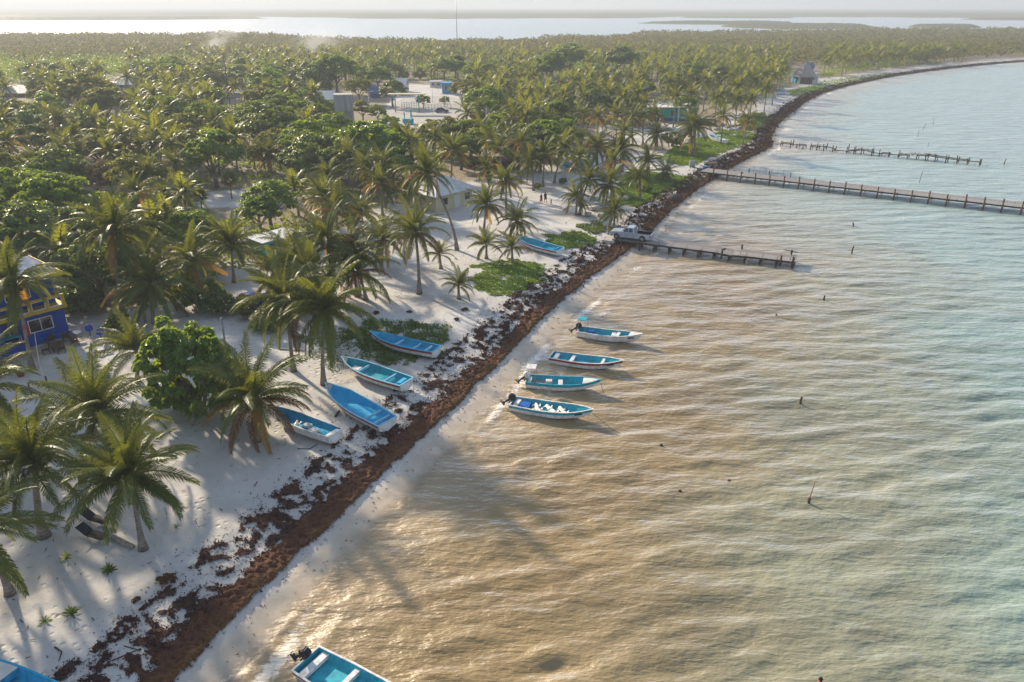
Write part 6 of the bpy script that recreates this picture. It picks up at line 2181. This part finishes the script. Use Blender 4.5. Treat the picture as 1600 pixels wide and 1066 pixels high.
car(633, 149, .1, 'white', 'white car at the back left of the plaza')
car(588, 153, .3, 'cloth_blue', 'blue car beside the low blue grey roof')
car(690, 176, .2, 'roof_blue', 'grey blue car at the front right of the plaza')
car(397, 478, .8, 'house_blue', 'dark blue vehicle in shade behind the beach palms')

# ================================================================== SMALL THINGS ON THE BEACH
def lounger(u, v, rz, label):
    B = G(u, v)
    r = empty('sun_lounger', B, rz, label, 'sun lounger', 'dark sun loungers under the palms')
    MB().box((.35, 0, .36), (1.25, .62, .05)).build('seat', MAT['lounger'], r, bevel=.015)
    MB().box((-.60, 0, .58), (.82, .62, .05), M=Matrix.Rotation(R(32), 3, 'Y')).build('backrest', MAT['lounger'], r, bevel=.015)
    for sx in (-.15, .85):
        for sy in (-.28, .28): MB().bar((sx, sy, .36), (sx + .08, sy * 1.1, 0), .045).build('leg', MAT['grey_metal'], r)
    return r


lounger(150, 817, -.35, 'dark sun lounger farther from the water, partly under a palm frond')
lounger(147, 842, -.35, 'dark sun lounger nearer the camera with pale legs')


def driftlog(a, b, r0, r1, mat, label, name='driftwood_log', cat='log', bend=0.0, group='driftwood on the beach'):
    A, E = G(*a), G(*b)
    m_ = (A + E) / 2 + Vector((-(E - A).y, (E - A).x, 0)) * bend
    up = Vector((0, 0, r0 * .8))
    tag(MB().tube([A + up, m_ + up, E + up], [r0, (r0 + r1) / 2, r1], 8).build(name, MAT[mat], None, smooth=True), label, cat, group)


driftlog((177, 842), (208, 858), .16, .17, 'driftwood', 'grey palm log lying left of the slim palm foot')
driftlog((639, 679), (646, 656), .07, .05, 'driftwood', 'pale driftwood stick upright across the weed by the light blue skiff')
driftlog((1008, 0 + 0 + 372), (1003, 376), .05, .05, 'driftwood', 'short stick by the pickup rear wheel') if False else None
driftlog((465, 702), (497, 694), .04, .03, 'black', 'dark curved hose lying on the shaded sand', 'hose', 'hose', -.28, None)
driftlog((175, 1033), (220, 1014), .035, .03, 'wood_brown', 'thin reddish stick on the weed near the bottom edge')
driftlog((194, 1010), (219, 1017), .03, .03, 'wood_brown', 'thin stick crossing another on the weed')
driftlog((86, 1012), (92, 1034), .05, .02, 'wood_dark', 'dark curled palm stalk on the sand, bottom left', bend=.2)
driftlog((524, 652), (530, 644), .10, .1, 'wood_dark', 'dark timber block under the light blue skiff')
driftlog((578, 551), (606, 549), .05, .04, 'driftwood', 'pale pole lying on the vines under the deep blue skiff')
driftlog((436, 546), (475, 549), .06, .04, 'driftwood', 'pale trunk lying behind the two beach palms')
driftlog((922, 345), (945, 358), .08, .06, 'driftwood', 'fallen grey palm stem behind the pickup')
driftlog((880, 330), (892, 318), .08, .06, 'driftwood', 'leaning bare stem left of the pale slabs')
driftlog((1160, 197), (1196, 208), .16, .12, 'driftwood', 'long grey beam on the sand above the broken pier')
driftlog((1165, 203), (1212, 207), .14, .12, 'driftwood', 'second long grey beam beside the broken pier root')
driftlog((1352, 131), (1368, 134), .1, .08, 'wood_dark', 'dark fallen trunk in the shallows of the far beach')


def agave(u, v, sc, n, mat, label, flat=.5, seed=0):
    B = G(u, v)
    g = random.Random(seed)
    r = empty('small_plant', B, 0, label, 'plant', 'small plants on the open sand')
    mb = MB()
    for k in range(n):
        a = k * 2.4; e = R(75 - 65 * (k / n) ** .8) * (1 if flat > .3 else .4)
        d = Vector((math.cos(a) * math.cos(e), math.sin(a) * math.cos(e), math.sin(e)))
        l = sc * g.uniform(.75, 1.1); s_ = Vector((-math.sin(a), math.cos(a), 0)) * sc * .085
        p1 = d * l * .55; p2 = d * l - Vector((0, 0, .22 * l * (k / n)))
        mb.add([Vector((0, 0, .02)) + s_ * .5, Vector((0, 0, .02)) - s_ * .5, p1 - s_ + Vector((0, 0, .02)), p2, p1 + s_ + Vector((0, 0, .02))], [(0, 1, 2, 3, 4)])
    mb.build('leaves', MAT[mat], r)
    MB().ball((0, 0, .03), .08 * sc + .03, 6, 4, (1, 1, .8)).build('root_stock', MAT['wood_dark'], r)


agave(171, 893, .62, 26, 'herb_dark', 'dark green spiky plant on the sand below the two loungers', seed=1)
agave(104, 873, .48, 16, 'leaf_bright', 'small light green plant left of the spiky plant', seed=2)
agave(112, 960, .60, 20, 'herb_dark', 'green plant with a brown stick beside it near the lower left', seed=3)
agave(70, 971, .48, 9, 'leaf_mid', 'flat fallen green sprig on the sand at lower left', flat=.1, seed=4)
agave(275, 824, .30, 12, 'leaf_bright', 'tiny sprout on the sunlit sand right of the slim palm', seed=5)
agave(712, 405, .36, 12, 'leaf_mid', 'tiny sprout between the young palms', seed=6)
agave(776, 300 + 0, .3, 10, 'leaf_mid', 'tiny sprout at the rim of the sandy clearing', seed=7)
for i, (u, v, s_, lab) in enumerate([(258, 905, .34, 'dark clump of dry weed on the sand below the slim palm'), (214, 938, .17, 'small dark weed lump on the lower left sand'), (907, 409, .55, 'large dark clump of weed near the pier root'),
                                     (725, 485, .30, 'dark weed tuft on the sand left of the green mat'), (712, 500, .24, 'small weed tuft above the weed line'), (588, 490, .3, 'dark tuft behind the green vines'),
                                     (640, 488, .22, 'little dark tuft beside the green vines')]):
    B = G(u, v)
    V, f = leaf_cloud(400 + i, s_ * 1.3, s_ * .5, 16, 16, s_ * .45, s_ * .5, .7, .3, -.2)
    tag(link('weed_clump', mesh_np('weed_clump', V, [f]), None, MAT['weed'], B + Vector((0, 0, s_ * .25))), lab, 'seaweed clump', 'weed clumps on the sand')

# pale slabs and boulders under the palms left of the green ground cover
g = random.Random(17)
SL = [(912, 322, 2.0), (925, 328, 2.3), (938, 321, 1.9), (948, 330, 1.6), (972, 312, 1.9), (930, 313, 1.5), (957, 322, 1.4), (918, 337, 1.5), (940, 340, 1.7)]
for i, (u, v, s_) in enumerate(SL):
    B = G(u, v)
    mb = MB().box((0, 0, .3), (s_, s_ * .6, .55))
    o_ = mb.build('concrete_slab', MAT['pale_concrete'], None, bevel=.06, loc=B, rot=(g.gauss(0, .12), g.gauss(0, .12), g.uniform(0, 3)))
    tag(o_, 'pale concrete slab in the heap under the palms before the pickup', 'slab', 'pale slabs heaped under the palms')
for i, (u, v) in enumerate([(1128, 197), (1138, 200), (1148, 198), (1156, 202), (1142, 205), (1166, 200), (1120, 204), (1150, 205)]):
    B = G(u, v)
    o_ = MB().ball((0, 0, .3), .8, 7, 5, (1.2, .9, .6)).build('boulder', MAT['stone'], None, loc=B, rot=(0, 0, i))
    tag(o_, 'pale boulder in the heap above the grass field', 'boulder', 'pale boulders above the grass field')
B = G(1053, 313)
r = empty('mooring_block', B, .3, 'round dark block at the edge of the weed with a white bird shaped top', 'mooring block')
MB().tube([(0, 0, -.2), (0, 0, .35), (0, 0, .75), (0, 0, .95)], [1.15, 1.25, 1.05, .6], 14).build('block', MAT['stone_dark'], r, bevel=.05)
MB().ball((0, 0, 1.15), .24, 8, 6, (1.4, .8, 1)).tube([(.1, 0, 1.2), (.28, 0, 1.5)], [.1, .08], 6).build('bird', MAT['white'], r)
# timber frame and blue drum at the root of the long pier
B = G(1112, 268)
r = empty('timber_frame', B, .2, 'small broken timber frame at the root of the long pier', 'timber frame')
for sx in (-.9, .9):
    for sy in (-.7, .7): MB().bar((sx, sy, 0), (sx * .9, sy, 1.7), .12).build('post', MAT['wood_dark'], r)
for sy in (-.7, .7): MB().bar((-1.2, sy, 1.6), (1.2, sy, 1.5), .12).build('beam', MAT['wood_dark'], r)
for k in range(4): MB().box((-.7 + k * .45, 0, 1.68), (.24, 1.7, .05)).build('plank', MAT['wood_brown'], r)
B = G(1101, 268)
r = empty('drum', B, 0, 'blue plastic drum at the root of the long pier', 'drum')
MB().tube([(0, 0, 0), (0, 0, .5), (0, 0, 1.0)], [.42, .46, .42], 14).build('barrel', MAT['cloth_blue'], r)
MB().tube([(0, 0, 1.0), (0, 0, 1.06)], .4, 14).build('lid', MAT['boat_blue_light'], r)
B = G(1081, 261)
tag(MB().box((0, 0, .6), (1.1, .7, 1.2)).build('metal_box', MAT['grey_metal'], None, bevel=.05, loc=B), 'grey metal box on the grass edge by the sandy path', 'box')


# ================================================================== PEOPLE
def body_mesh(J, Ed, rad):
    me = bpy.data.meshes.new('body')
    me.from_pydata([tuple(j) for j in J], Ed, [])
    o = bpy.data.objects.new('tmp', me); COL.objects.link(o)
    md = o.modifiers.new('s', 'SKIN'); md.use_smooth_shade = True
    for v_, r_ in zip(me.skin_vertices[0].data, rad): v_.radius = (r_, r_)
    me.skin_vertices[0].data[0].use_root = True
    o.modifiers.new('u', 'SUBSURF').levels = 1
    dg = bpy.context.evaluated_depsgraph_get()
    out = bpy.data.meshes.new_from_object(o.evaluated_get(dg))
    bpy.data.objects.remove(o)
    out.name = 'body'
    out.materials.clear()
    return out


def person(loc, rz, hgt, label, top, bottom, stride=.14, arm=.1, skirt=False, sink=0.0, group=None):
    k = hgt / 1.72
    J = [(0, 0, .93), (0, .01, 1.14), (0, 0, 1.36), (0, 0, 1.48), (0, -.02, 1.56), (0, -.03, 1.64), (0, -.02, 1.715)]
    rd = [.135, .12, .145, .06, .075, .092, .055]
    E = [(i, i + 1) for i in range(6)]
    for sg in (-1, 1):
        b = len(J)
        J += [(sg * .18, 0, 1.40), (sg * .25, .02 + sg * arm * .4, 1.12), (sg * .25, -.08 + sg * arm, .88), (sg * .25, -.12 + sg * arm, .80)]
        rd += [.062, .045, .034, .036]
        E += [(2, b), (b, b + 1), (b + 1, b + 2), (b + 2, b + 3)]
        # five fingers
        for q in range(5):
            f_ = len(J)
            J += [(sg * (.235 + .012 * q), -.15 + .018 * q + sg * arm, .765), (sg * (.23 + .012 * q), -.16 + .018 * q + sg * arm, .70 + .01 * abs(q - 2))]
            rd += [.009, .007]; E += [(b + 3, f_), (f_, f_ + 1)]
        b = len(J)
        J += [(sg * .09, 0, .86), (sg * .10, -.03 - sg * stride * .5, .49), (sg * .10, .02 - sg * stride, .09), (sg * .11, -.13 - sg * stride, .035)]
        rd += [.088, .058, .042, .036]
        E += [(0, b), (b, b + 1), (b + 1, b + 2), (b + 2, b + 3)]
    r = empty('person', (loc[0], loc[1], loc[2] - sink), rz, label, 'person', group)
    r.scale = (k, k, k)
    link('body', body_mesh(J, E, rd), r, MAT['skin'])
    MB().tube([(0, .005, .88), (0, .01, 1.12), (0, 0, 1.34), (0, 0, 1.46)], [.175, .155, .19, .09], 12).build('shirt', MAT[top], r, smooth=True)
    for sg in (-1, 1):
        MB().tube([(sg * .16, 0, 1.41), (sg * .235, .02 + sg * arm * .25, 1.2)], [.085, .065], 8).build('sleeve', MAT[top], r, smooth=True)
        if not skirt: MB().tube([(sg * .075, 0, .94), (sg * .10, -.02 - sg * stride * .45, .52)], [.125, .095], 9).build('trouser_leg', MAT[bottom], r, smooth=True)
    if skirt: MB().tube([(0, 0, .98), (0, -.01, .5)], [.15, .27], 12).build('skirt', MAT[bottom], r, smooth=True)
    MB().ball((0, .012, 1.655), .108, 10, 8, (.95, 1.0, 1.08)).build('hair', MAT['hair'], r, smooth=True)
    MB().ball((0, -.118, 1.605), .016, 6, 4, (.8, 1.2, 1.2)).build('nose', MAT['skin'], r)
    return r


GPp = 'people walking on the sandy clearing'
person(G(845.5, 318), .6, 1.58, 'person in reddish dress walking on the sandy clearing, left of two', 'cloth_red', 'cloth_red', skirt=True, group=GPp)
person(G(852, 317), .4, 1.74, 'person in dark clothes walking on the sandy clearing, right of two', 'cloth_dark', 'cloth_dark', stride=.2, group=GPp)
person(G(861, 320), .9, .95, 'small child in red beside the two walkers', 'cloth_red', 'cloth_dark', group=GPp)
person(P(1281, 1069, 0), 2.0, 1.72, 'dark haired swimmer with head and shoulders above water at the bottom edge', 'cloth_red', 'cloth_dark', sink=1.32)

# ================================================================== SMOKE
def smoke(u, v, lean, hgt, wid, dens, label, seed):
    B = G(u, v)
    n, m = 14, 8
    vs, fs = [], []
    for j in range(m + 1):
        f_ = j / m
        for i in range(n):
            a = 2 * math.pi * i / n
            rr = wid * (.22 + .78 * f_ ** .8) * .5
            vs.append((lean * f_ ** 1.4 + rr * math.cos(a), rr * math.sin(a), hgt * f_))
    for j in range(m):
        for i in range(n): fs.append((j * n + i, j * n + (i + 1) % n, (j + 1) * n + (i + 1) % n, (j + 1) * n + i))
    fs += [tuple(reversed(range(n))), tuple(m * n + i for i in range(n))]
    t = NT('smoke')
    co = t.n('TexCoord', o=3)
    sx = t.n('SeparateXYZ', {0: co}); sy = t.t.nodes[-1].outputs[1]; sz = t.t.nodes[-1].outputs[2]
    fz = t.ma('DIVIDE', sz, hgt, clamp=True)
    cxn = t.ma('MULTIPLY', t.ma('POWER', fz, 1.4), lean)
    rad = t.ma('MULTIPLY', t.ma('ADD', .22, t.ma('MULTIPLY', t.ma('POWER', fz, .8), .78)), wid * .5)
    dx = t.ma('SUBTRACT', sx, cxn)
    rr = t.ma('DIVIDE', t.ma('SQRT', t.ma('ADD', t.ma('MULTIPLY', dx, dx), t.ma('MULTIPLY', sy, sy))), rad)
    fall = t.ss(rr, 1.0, .15)
    nz = t.ss(t.noise(co, 4.0 / wid, 4, .6), .36, .68)
    up = t.ss(fz, 1.0, .35)
    d_ = t.ma('MULTIPLY', t.ma('MULTIPLY', fall, nz), t.ma('MULTIPLY', up, dens))
    vol_ = t.n('VolumePrincipled', {'Color': (.66, .69, .74), 'Density': d_, 'Anisotropy': .55})
    t.t.links.new(vol_, t.out.inputs['Volume'])
    o_ = MB().add(vs, fs).build('smoke', t.m, None, loc=B)
    tag(o_, label, 'smoke', kind='stuff')


smoke(326, 99, 22, 26, 36, .10, 'white smoke rising from a fire in the hazy grove', 1)
smoke(478, 94, 26, 22, 68, .04, 'thin drifting smoke over the grove', 2)

# palm litter, shells and twigs scattered on the open sand
nn = 5200
bx_ = np.column_stack([rng.uniform(-45, 22, nn), rng.uniform(24, 150, nn)])
s_ = shore_s(bx_)
bx_ = bx_[(s_ < -4) & (s_ > -34)]
bz = ground_z(bx_[:, 0], bx_[:, 1]) + .03
a_ = rng.uniform(0, math.pi, len(bx_)); l_ = rng.uniform(.04, .16, len(bx_)) * np.where(rng.random(len(bx_)) < .06, 3.2, 1)
w_ = rng.uniform(.012, .03, len(bx_))
dx_, dy_ = np.cos(a_), np.sin(a_)
V = np.stack([np.column_stack([bx_[:, 0] + dx_ * l_ * i - dy_ * w_ * j, bx_[:, 1] + dy_ * l_ * i + dx_ * w_ * j, bz + .02 * (i > 0)]) for i, j in ((-1, -1), (1, -1), (1, 1), (-1, 1))], 1).reshape(-1, 3)
tag(link('beach_litter', mesh_np('beach_litter', V, [np.arange(len(V)).reshape(-1, 4)]), None, MAT['wood_dark']), 'twigs and dry bits strewn over the sand', 'litter', kind='stuff')

# ================================================================== NAMES FOR THE MANY: nearest landmark in the photo
LM = [(541, 165, 'water tower'), (660, 150, 'plaza canopy'), (638, 190, 'play structure'), (1050, 178, 'turquoise building'), (1252, 110, 'thatched hut'),
      (198, 134, 'blue white tin roof'), (370, 149, 'long bluish roof'), (326, 85, 'white smoke'), (500, 80, 'drifting smoke'), (715, 80, 'radio mast'),
      (840, 134, 'pale blue hip roof'), (987, 88, 'pale long building'), (758, 87, 'far pale roof'), (130, 150, 'broad hazy olive crown'),
      (700, 300, 'white hip roof'), (761, 200, 'concrete utility pole'), (345, 308, 'shady sand lot'), (725, 145, 'round yellow green tree'),
      (55, 460, 'blue house'), (20, 147, 'reddish hazy house'), (360, 110, 'thin dark pole'), (1253, 60, 'reddish mast'), (430, 205, 'golden olive tree'),
      (895, 140, 'small pale shed'), (1180, 195, 'long grey beams'), (850, 310, 'sandy clearing'), (1400, 112, 'far green beach strip'), (487, 110, 'pale tall pole'),
      (600, 105, 'smoke side grove edge') if False else (622, 138, 'long pale plaza house'), (480, 165, 'low pale houses'), (58, 190, 'tall dark left tree'), (700, 205, 'olive playground tree')]
ORD = ['nearest', 'second nearest', 'third nearest', 'fourth nearest', 'fifth nearest', 'sixth nearest', 'seventh nearest', 'eighth nearest', 'ninth nearest', 'tenth nearest',
       'eleventh nearest', 'twelfth nearest', 'thirteenth nearest', 'fourteenth nearest', 'fifteenth nearest', 'sixteenth nearest', 'seventeenth nearest', 'eighteenth nearest',
       'nineteenth nearest', 'twentieth nearest', 'twenty first nearest', 'twenty second nearest', 'twenty third nearest', 'twenty fourth nearest', 'twenty fifth nearest', 'twenty sixth nearest', 'twenty seventh nearest']
bpy.context.view_layer.update()
buck = {}
for o in list(COL.objects):
    lab = o.get('label', '')
    if o.parent or not (' among many in the ' in lab or ' among palms in the ' in lab or lab.startswith('palm crown in the ')): continue
    word = 'coconut palm' if o.name.startswith('palm') else ' '.join(lab.split(' among ')[0].split()[-3:])
    ch = [c for c in o.children if c.name.startswith(('crown', 'frond'))][0]
    z = ch.location.z * o.scale.z + o.location.z
    u, v, f = proj(o.location.x, o.location.y, z)
    d = [((u - a) ** 2 + ((v - b) * 1.8) ** 2, k) for k, (a, b, n) in enumerate(LM)]
    dd, k = min(d)
    dx, dy = u - LM[k][0], (v - LM[k][1]) * 1.8
    side = ('right of' if dx > 0 else 'left of') if abs(dx) > abs(dy) else ('below' if dy > 0 else 'above')
    buck.setdefault((word, side, LM[k][2]), []).append((dd, o))
for (word, side, nm), lst in buck.items():
    lst.sort(key=lambda a: a[0])
    for i, (dd, o) in enumerate(lst):
        if i < len(ORD): o['label'] = f'{ORD[i]} {word} {side} the {nm}, in the village grove' if len(lst) > 1 else f'{word} {side} the {nm}, in the village grove'

LEFT = ['leftmost', 'second from left', 'third from left', 'fourth from left', 'fifth from left', 'sixth from left', 'seventh from left', 'eighth from left', 'rightmost']
for nm, txt in (('boulder', 'pale boulder in the heap above the grass field'), ('concrete_slab', 'pale concrete slab in the heap under the palms')):
    lst = sorted([o for o in COL.objects if o.name.split('.')[0] == nm and not o.parent], key=lambda o: proj(*o.location)[0])
    for i, o in enumerate(lst): o['label'] = txt + ', ' + (LEFT[i] if i < len(lst) - 1 else LEFT[-1])
